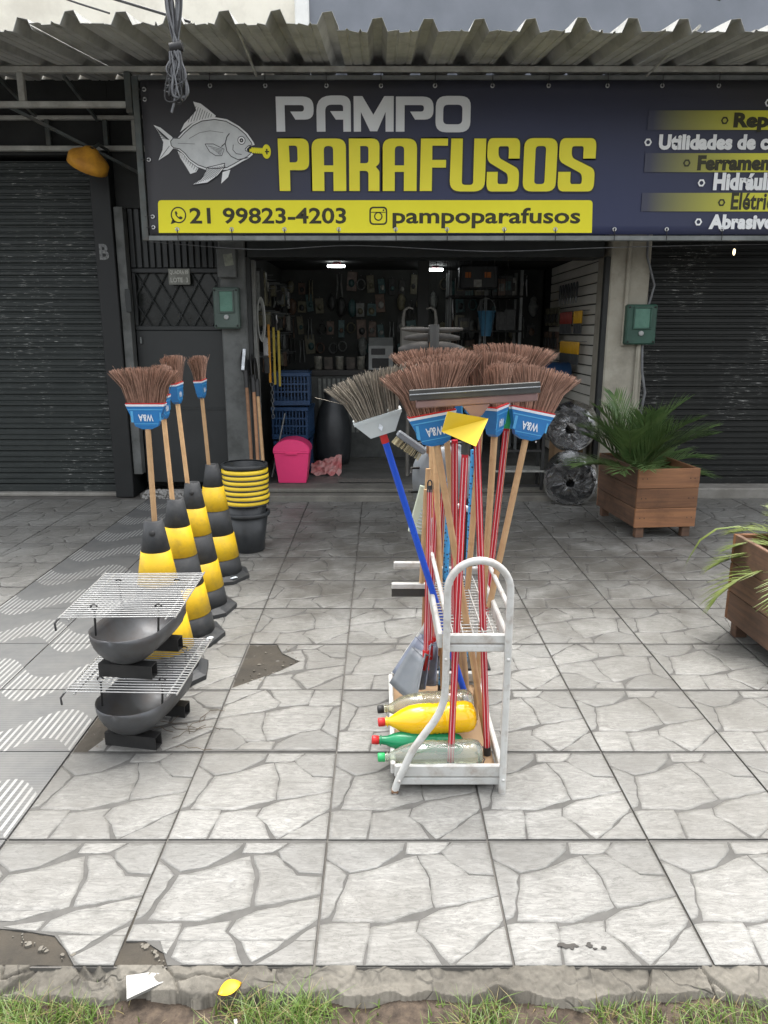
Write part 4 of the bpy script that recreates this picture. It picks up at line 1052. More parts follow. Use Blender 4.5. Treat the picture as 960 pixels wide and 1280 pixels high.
# ---- nested buckets
for i in range(9):
    z = .0 + (0 if i == 0 else .055 + i*.0365)
    top = i == 8
    ORD = ('', 'second', 'third', 'fourth', 'fifth', 'sixth', 'seventh', 'eighth')
    lab = 'lowest black bucket of the nested stack beside the last cone' if i == 0 else ('topmost all-black bucket of the nested stack beside the last cone' if top else 'yellow-rimmed black bucket, %s from the bottom of the nested stack' % ORD[i])
    b = empty('bucket', (-.962+random.Random(i).uniform(-.004, .004), 5.22, z), lab, 'bucket', 'nested buckets', random.Random(i).uniform(-3, 3))
    s = 1.0
    m_ = MB(); m_.lathe([(0, 0), (.108, 0), (.112, .006), (.150, .285), (.145, .285), (.108, .01), (0, .01)] if i else [(0, 0), (.108, 0), (.114, .006), (.150, .285), (.145, .285), (.108, .01), (0, .01)], 32); m_.build('body', BUCKB, b)
    m_ = MB(); m_.lathe([(.150, .268), (.163, .266), (.165, .272), (.165, .288), (.158, .294), (.146, .292)], 32); m_.build('rim', BUCKB if (top or i == 0) else (YELP if i in (1, 2, 3, 4, 5, 6, 7) else BUCKB), b)
    if 0 < i < 8:
        m_ = MB(); m_.lathe([(.1505, .255), (.1655, .257), (.1655, .2655), (.1505, .2655)], 32); m_.build('lower_rim', BUCKB, b)

# ---- barbecues
def barbecue(loc, label, rz, upper):
    r = empty('barbecue', loc, label, 'barbecue', None, rz)
    # half shell cut from a gas bottle, long axis y
    Ls, Rr = .10, .135; n1, n2 = 14, 12; zc = .185
    def shell(rad):
        vs = []
        rings = []
        for i in range(n1+1):                       # along the length, poles at both ends
            a = -math.pi/2 + math.pi*i/n1
            yy = rad*1.05*math.sin(a) + (Ls if a > 0 else -Ls if a < 0 else 0); rr_ = rad*math.cos(a)
            ring_ = []
            for k in range(n2+1):
                b = math.pi*k/n2; ring_.append((-rr_*math.cos(b), yy, zc-rr_*math.sin(b)*1.0))
            rings.append(ring_)
        for q in rings: vs += q
        m = n2+1; fs = [(i*m+k, i*m+k+1, (i+1)*m+k+1, (i+1)*m+k) for i in range(n1) for k in range(n2)]
        return vs, fs
    m_ = MB(); m_.m = Matrix.Rotation(R(-9), 4, 'Z'); vs, fs = shell(Rr); m_.add(vs, fs, True); o = m_.build('bowl', IRON, r)
    so = o.modifiers.new('thickness', 'SOLIDIFY'); so.thickness = .003; so.offset = -1
    for y in (-.125, .125):
        m_ = MB(); m_.m = Matrix.Rotation(R(-9), 4, 'Z'); z0, z1 = 0, .052
        for (a, b, c, d) in ((-.105, .105, z0, z0+.003), (-.105, .105, z1-.003, z1)): m_.box(a, b, y-.025, y+.025, c, d)
        for yy in (y-.025, y+.022): m_.box(-.105, .105, yy, yy+.003, z0+.003, z1-.003)
        m_.build('foot', IRONB, r)
    gz = .275
    for sx in (-1, 1):
        for sy in (-1, 1):
            x0 = sx*.115; y0 = sy*.13
            m_ = MB(); m_.tube([(x0+.01*sy, y0, zc-.02), (x0*1.02, y0*1.1, gz-.004)], .0042, 6); m_.build('rod', IRONB, r)
            h_ = MB(); h_.tube([(x0*1.02+.012*math.cos(t*.7), y0*1.1+.0, gz+.006+.010*math.sin(t*.7)) for t in range(9)], .003, 5); h_.build('hook', IRONB, r)
    g = empty('grill', (0, 0, gz)); g.parent = r
    w, d = .205, .255
    for sx in (-1, 1):
        m_ = MB(); m_.tube([(sx*(w-.035), -d, 0), (sx*(w-.035), d, 0)], .0038, 6); m_.build('side_wire', CHROME, g)
    ow = MB(); ow.tube([(-w, 0, .0), (w, 0, .0)], .0023, 5, smooth=True); me = ow.mesh('wire', CHROME)
    for i in range(24): inst('wire', me, g, (0, -d+.012+i*(2*d-.024)/23, .0062))
    for sx in (-1, 1):
        m_ = MB(); m_.tube([(sx*w, -d, .0062), (sx*w, d, .0062)], .0032, 5); m_.build('edge_wire', CHROME, g)
    m_ = MB(); m_.tube([(-w-.002, -d+.02, .004), (-w-.004, -d-.02, -.004), (-w-.002, -d-.02, -.03)], .004, 6); m_.build('handle_wire', IRONB, g)
    return r
barbecue((-.925, 2.70, 0), 'lower dark iron half-drum barbecue with wire grill standing on the tiles', R(-2), False)
barbecue((-.935, 2.715, .2835), 'upper dark iron half-drum barbecue stacked on another barbecue\'s grill', R(1.5), True)

# ---- planters and palms
def planter(loc, rz, label):
    r = empty('wooden_planter', loc, label, 'planter', None, rz)
    w, d, z0, h = .22, .375, .085, .150
    for i in range(3):
        za = z0+i*(h+.003); q = random.Random(i*5+int(loc[1]*10))
        for s in (-1, 1):
            m_ = MB(); m_.box(-w-.022, w+.022, -.011, .011, 0, h, .003); o = m_.build('plank', PLANK, r, (q.uniform(-.003, .003), s*(d+.011), za)); 
            m_ = MB(); m_.box(-d, d, -.011, .011, 0, h, .003); o = m_.build('plank', PLANKD if s < 0 else PLANK, r, (s*(w+.011), 0, za)); o.rotation_euler[2] = R(90)
    top = z0+3*(h+.003)
    for sx in (-1, 1):
        for sy in (-1, 1):
            m_ = MB(); m_.box(sx*(w-.035)-.032, sx*(w-.035)+.032, sy*(d-.03)-.028, sy*(d-.03)+.028, 0, top-.02, .004); m_.build('leg', PLANKD, r)
            for i in range(3):
                for dx in (0, .035):
                    m_ = MB(); m_.m = Matrix.Translation((sx*(w-.015-dx), sy*(d+.0225), z0+i*(h+.003)+h*.5)) @ Matrix.Rotation(R(90*sy*-1), 4, 'X'); m_.lathe([(.004, -.001), (.004, .001), (0, .0015)], 8); m_.build('nail', IRONB, r)
    m_ = MB(); m_.box(-w, w, -d, d, z0+.01, z0+.33); m_.build('soil', SOIL, r)
    return r
planter((2.155, 5.93, 0), R(5), 'brown wooden plank planter before the black shutter, next to the black coils')
planter((2.065, 3.29, 0), R(1), 'brown wooden plank planter with yellowish drooping palm, nearer the street')
LEAFD = leaf('palm_green', (.055, .115, .035), (.14, .21, .07), .2); LEAFY = leaf('palm_yellow_green', (.10, .15, .028), (.155, .18, .045), .25); STEM = leaf('palm_stem', (.13, .15, .05), (.09, .11, .04), .1)
def palm(loc, label, n, mt, ln, leaf_len, seed, spread=1.0, az=None, width=.011):
    rp_ = random.Random(seed); r = empty('palm_plant', loc, label, 'plant')
    for i in range(n):
        a = (az[i] if az and i < len(az) else i*2.399 + rp_.uniform(-.3, .3)); el = rp_.uniform(.75, 1.45) if i % 4 else rp_.uniform(.35, .75)
        L_ = ln*rp_.uniform(.7, 1.15); pts = []; p = Vector((rp_.uniform(-.05, .05), rp_.uniform(-.05, .05), 0)); e = el
        for k in range(13):
            pts.append(p.copy()); p = p + Vector((math.cos(a)*math.cos(e), math.sin(a)*math.cos(e), math.sin(e)))*(L_/12); e -= .105*spread*rp_.uniform(.6, 1.3)
        m_ = MB(); m_.cur = 1; m_.tube(pts, [.005*(1-k/14) for k in range(13)], 5); m_.cur = 0
        for k in range(2, 13):
            for sub in (0, .5):
                if k == 12 and sub: continue
                t = (k+sub)/12; q = pts[k].lerp(pts[min(k+1, 12)], sub); tg = (pts[min(k+1, 12)]-pts[k-1]).normalized()
                sd_ = tg.cross(Vector((0, 0, 1))); sd_ = sd_.normalized() if sd_.length > .05 else Vector((-math.sin(a), math.cos(a), 0)); up = sd_.cross(tg)
                ll = leaf_len*math.sin(math.pi*(.18+.76*t))**.7*rp_.uniform(.8, 1.1)
                for s in (-1, 1):
                    d0 = (sd_*s*.62 + tg*(.9+.5*t) + up*.22).normalized(); base = q; w = width*rp_.uniform(.8, 1.1); vs = []
                    for j in range(4):
                        u = j/3; c = base + d0*ll*u + Vector((0, 0, -1))*ll*.22*u*u*spread + Vector((rp_.gauss(0, .003),)*3)
                        ww = w*(.55+.9*u if u < .4 else .95*(1-(u-.4)/.62)) + .0004; wd = d0.cross(up).normalized()
                        vs += [c-wd*ww, c+up*ww*.35, c+wd*ww]
                    m_.add(vs, [(3*j+b, 3*j+b+1, 3*j+b+4, 3*j+b+3) for j in range(3) for b in (0, 1)], True)
        m_.build('frond', [mt, STEM], r)
    return r
palm((2.10, 6.02, .40), 'dark green palm with many narrow leaves in the planter by the shutter', 30, LEAFD, .62, .36, 4, .6, None, .0085)
palm((2.12, 3.42, .40), 'yellowish green palm drooping out of the planter nearer the street', 14, LEAFY, .50, .24, 9, 1.15, [2.6, 2.2, 1.9, 1.5, 2.9], .007)
# one long bent leaf hanging over the planter edge
m_ = MB(); pts = [(2.0, 3.50, .46), (1.93, 3.58, .545), (1.84, 3.68, .575), (1.74, 3.72, .55), (1.66, 3.72, .49), (1.615, 3.72, .40), (1.59, 3.72, .335)]
vs = []
for i, p in enumerate(pts):
    w = .013*math.sin(math.pi*(.12+.86*i/6)); vs += [(p[0], p[1]-w, p[2]+w*.4), (p[0], p[1], p[2]), (p[0]+.002, p[1]+w, p[2]+w*.4)]
m_.add(vs, [(3*i+b, 3*i+3+b, 3*i+4+b, 3*i+1+b) for i in range(6) for b in (0, 1)], True)
o = m_.build('frond', LEAFY); 
pp = [x for x in bpy.data.objects if x.name.startswith('palm_plant')][-1]; o.parent = pp; o.matrix_parent_inverse = Matrix.Translation(-pp.location)

# ---- wrapped black coils by the pillar
def coil(loc, tilt, yaw, rad, label, seed):
    r = empty('black_coil', mw=Matrix.Translation(loc) @ Matrix.Rotation(yaw, 4, 'Z') @ Matrix.Rotation(R(90)+tilt, 4, 'X'), label=label, cat='coil')
    d = .22; m_ = MB(); prof = [(.055, -.10), (.055, d*.5)]
    for k in range(10):
        q = .06+(rad-.075)*k/9; prof += [(q, d*.5+(.008 if k % 2 else 0)+random.Random(k+seed).uniform(0, .004))]
    prof += [(rad-.01, d*.5-.005), (rad, d*.42)]
    for k in range(7): prof += [(rad+(.006 if k % 2 else -.002), d*(.36-.11*k))]
    prof += [(rad-.01, -d*.5), (.055, -d*.5)]
    m_.lathe(prof, 40)
    for i, v in enumerate(m_.v):
        vv = Vector(v); k = .006*mnoise.noise(vv*14+Vector((seed, 0, 0))); m_.v[i] = (v[0]*(1+k*4), v[1]*(1+k*4), v[2]+k)
    m_.build('wound_pipe', FILM2, r)
    w_ = MB(); rw = random.Random(seed)
    prof = [(.04, d*.5+.018), (rad*.38, d*.5+.022), (rad*.58, d*.5+.018), (rad*.78, d*.5+.024), (rad-.02, d*.5+.016), (rad+.006, d*.45), (rad+.010, 0), (rad+.004, -d*.45)]
    vs = []; n = 30
    for (q, z) in prof:
        for k in range(n):
            an = 2*math.pi*k/n; j = 1+.02*rw.uniform(-1, 1); vs.append((q*j*math.cos(an), q*j*math.sin(an), z+rw.uniform(-.008, .008)))
    w_.add(vs, [t_ for i in range(len(prof)-1) for k in range(n) for t_ in ((i*n+k, i*n+(k+1) % n, (i+1)*n+(k+1) % n), (i*n+k, (i+1)*n+(k+1) % n, (i+1)*n+k))], False)
    w_.build('plastic_wrap', WRAP, r); return r
WRAP = clear('shrink_wrap', (.93, .94, .95), .05, .9, .0)
_nt = WRAP.node_tree; _b = _nt.nodes.new('ShaderNodeBump'); _b.inputs['Strength'].default_value = 1.0; _b.inputs['Distance'].default_value = .012
_nt.links.new(noise(_nt, coords(_nt, 'Object', (1, 1, 1)), 13, 5, .65, 1.5), _b.inputs['Height'])
for _n in _nt.nodes:
    if _n.type in ('BSDF_GLOSSY', 'LAYER_WEIGHT'): _nt.links.new(_b.outputs[0], _n.inputs['Normal'])
coil((1.745, 6.70, .245), R(12), R(-14), .232, 'shiny black wrapped pipe coil lying lowest against the cream pillar', 1)
coil((1.775, 6.86, .70), R(6), R(-24), .215, 'shiny black wrapped pipe coil resting on top of another coil', 2)

# ---- wooden-handled tools leaning on the grey pillar
for i, (x0, x1, z1, lab) in enumerate(((-1.155, -1.235, 1.10, 'spade with dark wooden handle up against the grey pillar, wrapped blade'), (-1.10, -1.17, 1.06, 'hoe with reddish wooden handle leaning beside the wrapped spade'), (-1.045, -1.135, 1.02, 'shovel with light wooden handle leaning by the shop opening edge'))):
    b = Vector((x0, 6.66, .0 if i != 1 else 0)); t = Vector((x1, 6.97, z1)); q = empty('garden_tool', mw=frame(b, t-b, (1, 0, 0)), label=lab, cat='tool'); L_ = (t-b).length
    m_ = MB(); m_.tube([(0, 0, 0), (0, 0, L_)], .016, 10); m_.build('handle', WOODR if i < 2 else WOODL, q)
    m_ = MB(); m_.tube([(0, 0, L_-.06), (0, 0, L_+.10)], [.021, .024], 10); m_.build('socket', IRONB, q)
    m_ = MB(); pol = [(-.02, 0), (.02, 0), (.075, .05), (.08, .20), (.045, .28), (0, .31), (-.045, .28), (-.08, .20), (-.075, .05)]
    s_ = .62; m_.m = Matrix.Translation((0, .0, L_+.06)) @ Matrix.Rotation(R(82 if i else 40), 4, 'Z') @ Matrix.Rotation(R(90), 4, 'X'); m_.prism([(x*s_, y*.8) for x, y in pol], -.003, .003); m_.build('blade', IRONB, q)
    if i == 0:
        m_ = MB(); m_.m = Matrix.Translation((-.02, -.03, L_+.10)) @ Matrix.Rotation(R(8), 4, 'Y'); m_.box(-.018, .012, -.004, .004, 0, .20, .003); m_.build('wrapper', mat('silver_film', (.62, .64, .66), (.35, .37, .38), .25, .3, scale=25, bmp=.6, bd=.01), q)

# ================================================================ THE WHITE RACK AND WHAT STANDS IN IT
RX0, RX1, RY0, RY1 = .045, .430, 2.27, 3.03
rk = empty('white_rack', (.24, 2.65, 0), 'white metal display rack with arched ends full of brooms and bottles', 'rack')
def rpart(name, mb_, mat_=WHITEM):
    for i, v in enumerate(mb_.v): mb_.v[i] = (v[0]-.24, v[1]-2.65, v[2])
    return mb_.build(name, mat_, rk)
def flatbar(pts, w, t, y):
    """flat tube in the plane y=const, following pts (x, z)"""
    m_ = MB(); n = len(pts); vs = []
    for i, p in enumerate(pts):
        a = Vector(pts[max(i-1, 0)]); b = Vector(pts[min(i+1, n-1)]); tg = (b-a).normalized(); nn = Vector((-tg.y, tg.x))*w/2; c = Vector(p)
        o_ = .25
        for (k, yy) in ((-1, -t*o_), (-o_*1.6, -t/2), (o_*1.6, -t/2), (1, -t*o_), (1, t*o_), (o_*1.6, t/2), (-o_*1.6, t/2), (-1, t*o_)):
            vs.append((c.x+nn.x*k, y+yy, c.y+nn.y*k))
    fs = [(i*8+k, i*8+(k+1) % 8, (i+1)*8+(k+1) % 8, (i+1)*8+k) for i in range(n-1) for k in range(8)]
    m_.add(vs, fs, True); m_.add(vs[:8], [tuple(reversed(range(8)))]); m_.add(vs[-8:], [tuple(range(8))]); return m_
def smooth2(pts, k=5):
    q = []; P_ = [Vector(p) for p in pts]
    for i in range(len(P_)-1):
        p0, p1, p2, p3 = P_[max(i-1, 0)], P_[i], P_[i+1], P_[min(i+2, len(P_)-1)]
        for j in range(k):
            t = j/k; q.append(tuple(.5*((2*p1)+(p2-p0)*t+(2*p0-5*p1+4*p2-p3)*t*t+(3*p1-p0-3*p2+p3)*t**3)))
    q.append(tuple(P_[-1])); return q
arch = [(.05, 0), (.062, .045), (.085, .10), (.108, .155), (.145, .215), (.185, .275), (.209, .33), (.217, .39), (.218, .50), (.218, .62), (.218, .73)]
arch = smooth2(arch) + [(.218+.1015-.1015*math.cos(R(a)), .735+.1015*math.sin(R(a))) for a in range(10, 180, 10)] + [(.421, .72), (.421, .5), (.421, .25), (.421, 0)]
for y in (RY0, RY1): rpart('end_frame', flatbar(arch, .023, .022, y))
def bx(name, *b, bev=.004, m=WHITEM):
    q = MB(); q.box(*b, bev); return rpart(name, q, m)
for y in (RY0, RY1):
    s = 1 if y == RY0 else -1
    ya, yb = (y+.012, y+.030) if s > 0 else (y-.030, y-.012)
    bx('tray_rail', .050, .430, ya, yb, .050, .095); bx('tray_rail', .056, .425, ya+.002, yb-.002, .018, .046)
    bx('shelf_rail', .208, .43, ya, yb, .545, .578); bx('shelf_rail', .208, .43, ya+.001, yb-.001, .515, .541)
for x in (.046, .421): bx('tray_side', x-.009, x+.009, RY0+.031, RY1-.031, .050, .092)
for x in (.20, .421): bx('shelf_side', x-.008, x+.008, RY0+.031, RY1-.031, .52, .576)
q = MB(); q.tube([(.424, RY0, .665), (.424, RY1, .665)], .008, 8); rpart('guard_rail', q)
q = MB(); q.tube([(.212, RY0, .665), (.212, RY1, .665)], .008, 8); rpart('guard_rail', q)
wx = MB(); wx.tube([(-.105, 0, 0), (.105, 0, 0)], .0026, 5); wxm = wx.mesh('shelf_wire', WHITEM)
for i in range(22): inst('shelf_wire', wxm, rk, (.31-.24, RY0+.05+i*.030-2.65, .536))
for x in (.25, .285, .32, .355, .39):
    q = MB(); q.tube([(x, RY0+.03, .541), (x, RY1-.03, .541)], .0026, 5); rpart('shelf_wire', q)
bx('tray_board', .056, .411, RY0+.033, RY1-.033, .030, .040, bev=.001, m=CARD)
for (x, z) in ((.216, .50), (.421, .50), (.066, .05), (.421, .055)):
    q = MB(); q.m = Matrix.Translation((x, RY0-.011, z)) @ Matrix.Rotation(R(90), 4, 'X'); q.lathe([(.006, 0), (.006, .003), (0, .005)], 8); rpart('bolt', q, WHITEM)
for x in (.052,): 
    q = MB(); q.box(x-.013, x+.011, RY0-.012, RY0+.012, -.0, .012, .003); rpart('foot_cap', q, mat('rusty_cap', (.22, .13, .07), (.14, .08, .05), .8))
# printed scrawl of the cardboard
for (x0, y0, pts) in ((.36, 2.36, [(0, 0), (.02, .05), (-.01, .09), (.025, .13), (.0, .17)]), (.385, 2.33, [(0, 0), (.012, .02), (0, .04), (-.012, .02), (0, 0)]), (.34, 2.325, [(0, 0), (.012, .015), (0, .03), (-.012, .015), (0, 0)])):
    q = MB(); q.m = Matrix.Translation((x0, y0, .0412)); ribbon(q, pts, .005); rpart('board_print', q, PLINE)

# bottles lying in the tray (neck towards -x)
def bottle(label, loc, yaw, tilt, L_, rad, body, capm, fill=None, lab=False):
    r = empty('plastic_bottle', mw=Matrix.Translation(loc) @ Matrix.Rotation(yaw, 4, 'Z') @ Matrix.Rotation(R(-90)+tilt, 4, 'Y'), label=label, cat='bottle')
    k = L_/.33
    prof = [(.0, .004), (rad*.35, .006), (rad*.62, 0), (rad*.86, .010), (rad*.99, .030), (rad, .05*k), (rad, .095*k), (rad*.94, .102*k), (rad*.94, .108*k), (rad*.985, .115*k), (rad*.94, .122*k), (rad*.985, .129*k), (rad*.94, .136*k), (rad*.985, .143*k), (rad*.94, .15*k), (rad, .16*k), (rad, .20*k), (rad*.93, .235*k), (rad*.70, .268*k), (rad*.42, .295*k), (.0145, .310*k), (.0135, .325*k)]
    m_ = MB(); m_.lathe(prof, 28)
    if fill is None:                                      # dented PET
        for i, v in enumerate(m_.v):
            vv = Vector(v); kk = mnoise.noise(vv*16+Vector(loc)*9)*.10 if vv.z > .02 else 0; m_.v[i] = (v[0]*(1+kk), v[1]*(1+kk), v[2])
    m_.build('body', body, r)
    c = MB(); c.lathe([(.0, L_+.022), (.014, .021+L_), (.0158, .018+L_), (.0158, L_-.004), (.0128, L_-.004)], 18); c.build('cap', capm, r)
    c = MB(); c.lathe([(.0135, .316*k), (.019, .317*k), (.019, .320*k), (.0135, .321*k)], 18); c.build('neck_ring', body, r)
    if lab:
        c = MB(); n = 8; vs = []
        for j in (0, 1):
            for i in range(n): an = R(150+i*11); vs.append(((rad+.0012)*math.cos(an), (rad+.0012)*math.sin(an), .165*k+j*.085*k))
        c.add(vs, [(i, i+1, n+i+1, n+i) for i in range(n-1)], True); c.build('label', LABW, r)
    return r
bottle('clear bottle with green cap lying in front in the rack tray', (.358, 2.352, .098), R(2), R(-1), .345, .054, PET, GREENP)
bottle('yellow filled bottle with red cap and white label lying in the rack tray', (.348, 2.478, .176), R(4), R(-2), .335, .057, JUICE, REDP, fill=1, lab=True)
bottle('green bottle with red cap lying under the yellow bottle', (.30, 2.437, .084), R(3), R(5), .31, .040, PETGR, REDP, fill=1)
bottle('olive clear bottle with black cap lying behind the yellow bottle', (.355, 2.60, .165), R(3), R(-3), .345, .054, PETG, WIRE)

# brooms standing in the rack
broom('brown broom with light wooden handle crossing in front, leaning to the grey broom', (.400, 2.47, .045), (.190, 2.50, 1.185), (1, .05, .16), None, 31)
broom('brown broom with light wooden handle, farthest towards the palm planter', (.408, 2.62, .545), (.533, 2.70, 1.175), (1, .08, -.12), None, 32)
broom('brown broom seen edge-on between the wide ones in the rack', (.375, 2.66, .06), (.405, 2.62, 1.20), (.45, 1, 0), None, 33, w1=.12)
broom('brown broom tucked behind the long squeegee in the rack', (.36, 2.78, .06), (.245, 2.78, 1.215), (1, .1, .05), None, 34)
broom('brown broom at the back of the rack below the hoe blades', (.27, 2.92, .06), (.215, 2.95, 1.235), (1, .05, 0), None, 35)
broom('brown broom behind the farthest wide one in the rack', (.405, 2.86, .06), (.50, 2.90, 1.245), (1, .15, -.1), None, 36)
broom('brown broom filling the middle back of the rack', (.33, 2.84, .06), (.385, 2.84, 1.225), (1, .0, -.05), None, 37)
# grey broom with blue handle
b0, t0 = Vector((.368, 2.75, .045)), Vector((.013, 2.62, 1.185)); r = empty('broom', mw=frame(b0, t0-b0, (1, .05, .25)), label='grey plastic broom with bright blue handle leaning out of the rack', cat='broom'); L_ = (t0-b0).length
q = MB(); q.tube([(0, 0, 0), (0, 0, L_)], .0125, 12); q.build('handle', BLUEH, r)
q = MB(); q.tube([(0, 0, L_-.022), (0, 0, L_+.012)], .0145, 12); q.build('collar', REDP, r)
q = MB(); frustum(q, .045, .083, .020, .027, L_+.012, L_+.070); frustum(q, .086, .088, .029, .030, L_+.0705, L_+.082); cp = q.build('cap', CAPG, r)
q = MB(); q.m = Matrix.Translation((.0, -.0265, L_+.042)); q.add([(-.009, 0, 0), (0, -.002, -.014), (.009, 0, 0), (0, -.002, .014)], [(0, 1, 2, 3)]); q.build('diamond_mark', LABW, cp)
f = bristle_fan(330, .078, .145, .020, .027, .155, .5, 41, .0016); f.build('bristles', [BRISG, BRISG2], r, (0, 0, L_+.078))

# red-handled tools
def pole(r, L_, mt, rad=.0115, stripes=True):
    q = MB(); q.tube([(0, 0, 0), (0, 0, L_)], rad, 12); h_ = q.build('handle', mt, r)
    if stripes:
        for a in (-.55, .45):
            q = MB(); x, y = rad*math.sin(a)*.99, -rad*math.cos(a)*.99
            q.tube([(x, y, .01), (x, y, L_-.01)], .0016, 5); q.build('stripe', WHSTRIPE, h_)
    q = MB(); q.tube([(0, 0, -.004), (0, 0, .028)], rad+.002, 12); q.build('end_cap', WIRE, h_)
def root(name, cat, base, top, x, label):
    b, t = Vector(base), Vector(top); return empty(name, mw=frame(b, t-b, x), label=label, cat=cat), (t-b).length
# yellow wedge-headed scoop on a red pole
r, L_ = root('scoop', 'scoop', (.248, 2.345, .045), (.275, 2.385, 1.16), (1, 0, 0), 'yellow plastic scoop on a red striped pole in front of the brooms')
pole(r, L_, REDH); q = MB(); q.tube([(0, 0, L_), (0, 0, L_+.045)], .013, 10); q.build('neck', RUBBER, r)
q = MB(); q.m = Matrix.Translation((.012, -.005, L_+.030)) @ Matrix.Rotation(R(-14), 4, 'Y') @ Matrix.Scale(1.17, 4)
q.add([(-.068, -.01, .055), (-.042, -.045, .108), (.064, -.012, .062), (.012, -.05, .0), (-.060, .03, .06), (-.04, .02, .10), (.058, .035, .06), (.01, .02, .01)], [(0, 3, 2, 1), (4, 5, 6, 7), (0, 1, 5, 4), (1, 2, 6, 5), (2, 3, 7, 6), (3, 0, 4, 7)])
q.build('head', YELP, r)
# long squeegee
r, L_ = root('squeegee', 'squeegee', (.392, 2.44, .045), (.318, 2.44, 1.22), (1, 0, .06), 'long grey rubber squeegee on a red striped pole across the broom heads')
pole(r, L_, REDH)
q = MB(); q.tube([(0, 0, L_-.01), (0, 0, L_+.06)], [.013, .016], 10); frustum(q, .018, .045, .012, .012, L_+.06, L_+.095); q.build('neck', MAUVE, r)
q = MB(); q.m = Matrix.Translation((0, 0, L_+.095)) @ Matrix.Rotation(R(0), 4, 'Y'); q.box(-.195, .200, -.013, .010, 0, .026, .004); q.build('holder', MAUVE, r)
q = MB(); q.m = Matrix.Translation((0, 0, L_+.095)) @ Matrix.Rotation(R(0), 4, 'Y'); q.box(-.215, .208, -.018, -.008, .0265, .062, .002); bl_ = q.build('blade', RUBBER, r)
q = MB(); q.m = Matrix.Translation((0, 0, L_+.095)) @ Matrix.Rotation(R(0), 4, 'Y'); q.box(-.215, .208, -.022, -.0181, .044, .048, .001); q.build('blade_ridge', GREYPL, bl_)
# green ended pole and a plain one
r, L_ = root('mop_pole', 'pole', (.40, 2.83, .05), (.468, 2.75, 1.20), (1, 0, 0), 'red striped pole with green plastic end between the brooms')
pole(r, L_, REDH); q = MB(); frustum(q, .016, .030, .014, .014, L_, L_+.05); frustum(q, .030, .012, .014, .012, L_+.0505, L_+.082); q.build('head', GREENP, r)
r, L_ = root('mop_pole', 'pole', (.29, 2.62, .045), (.252, 2.50, 1.19), (1, 0, 0), 'plain red striped pole beside the yellow scoop'); pole(r, L_, REDH)
# dotted blue poles
r, L_ = root('mop_pole', 'pole', (.347, 2.85, .045), (.365, 2.87, 1.10), (1, 0, 0), 'light blue dotted pole standing in the middle of the rack'); pole(r, L_, DOTTED, .0125, False)
r, L_ = root('mop_pole', 'pole', (.262, 2.93, .045), (.285, 2.98, 1.05), (1, 0, 0), 'light blue dotted pole nearest the dustpans at the rack side'); pole(r, L_, DOTTED, .0125, False)

# long-handled dustpans at the side of the rack
def dustpan(base, top, label, yaw, mt):
    r, L_ = root('dustpan', 'dustpan', base, top, (1, 0, 0), label)
    pole(r, L_, REDH, .010)
    q = MB(); q.tube([(.010*math.cos(t*.7)*.9, 0, L_+.012+.016*math.sin(t*.7)) for t in range(10)], .003, 6); q.tube([(0, 0, L_-.02), (0, 0, L_+.006)], .0115, 10); q.build('hanging_loop', WIRE, r)
    q = MB(); q.m = Matrix.Rotation(yaw, 4, 'Z'); vs = []; nu, nv = 6, 10
    for i in range(nu+1):
        u = i/nu
        for j in range(nv+1):
            v = -1+2*j/nv; w = .055+.065*u
            vs.append((-.012-.075*u-.025*v*v*(1-.3*u), v*w, .045-.16*u+.030*v*v))
    q.add(vs, [(i*(nv+1)+j, i*(nv+1)+j+1, (i+1)*(nv+1)+j+1, (i+1)*(nv+1)+j) for i in range(nu) for j in range(nv)], True)
    bk = [vs[j] for j in range(nv+1)]; q.add(bk+[(.0, x[1]*.8, .055) for x in bk], [(j, j+1, j+nv+2, j+nv+1) for j in range(nv)])
    o = q.build('pan', mt, r); so = o.modifiers.new('thickness', 'SOLIDIFY'); so.thickness = .003
    q = MB(); q.tube([(0, 0, -.01), (0, 0, .07)], .014, 10); q.build('socket', REDP, r); return r
dustpan((.185, 2.78, .225), (.198, 2.90, .945), 'grey dustpan with red striped handle, outermost at the rack side', R(25), GREYPL)
dustpan((.205, 2.86, .235), (.228, 2.96, .945), 'bluish grey dustpan with red handle between its two neighbours', R(32), GREYPD)
dustpan((.23, 2.92, .225), (.262, 3.00, .93), 'bluish dustpan with red handle closest to the dotted pole', R(40), GREYPD)
# two short squeegees hanging beyond the rack
for (x, y, z, lab, blk) in ((.16, 3.10, .56, 'short white squeegee hanging higher beside the red handles', False), (.15, 3.05, .48, 'short white squeegee with black rubber hanging lower beside the red handles', True)):
    r = empty('squeegee', (x, y, z), lab, 'squeegee')
    q = MB(); q.box(-.10, .10, -.012, .012, -.012, .012, .003); q.build('holder', WHITEM, r)
    q = MB(); q.box(-.10, .10, -.005, .005, -.050 if blk else -.020, -.0125, .002); q.build('blade', RUBBER if blk else WHITEM, r)
    q = MB(); q.tube([(.03, 0, .012), (.045, .02, .42)], .011, 10); q.build('handle', WOODL, r)

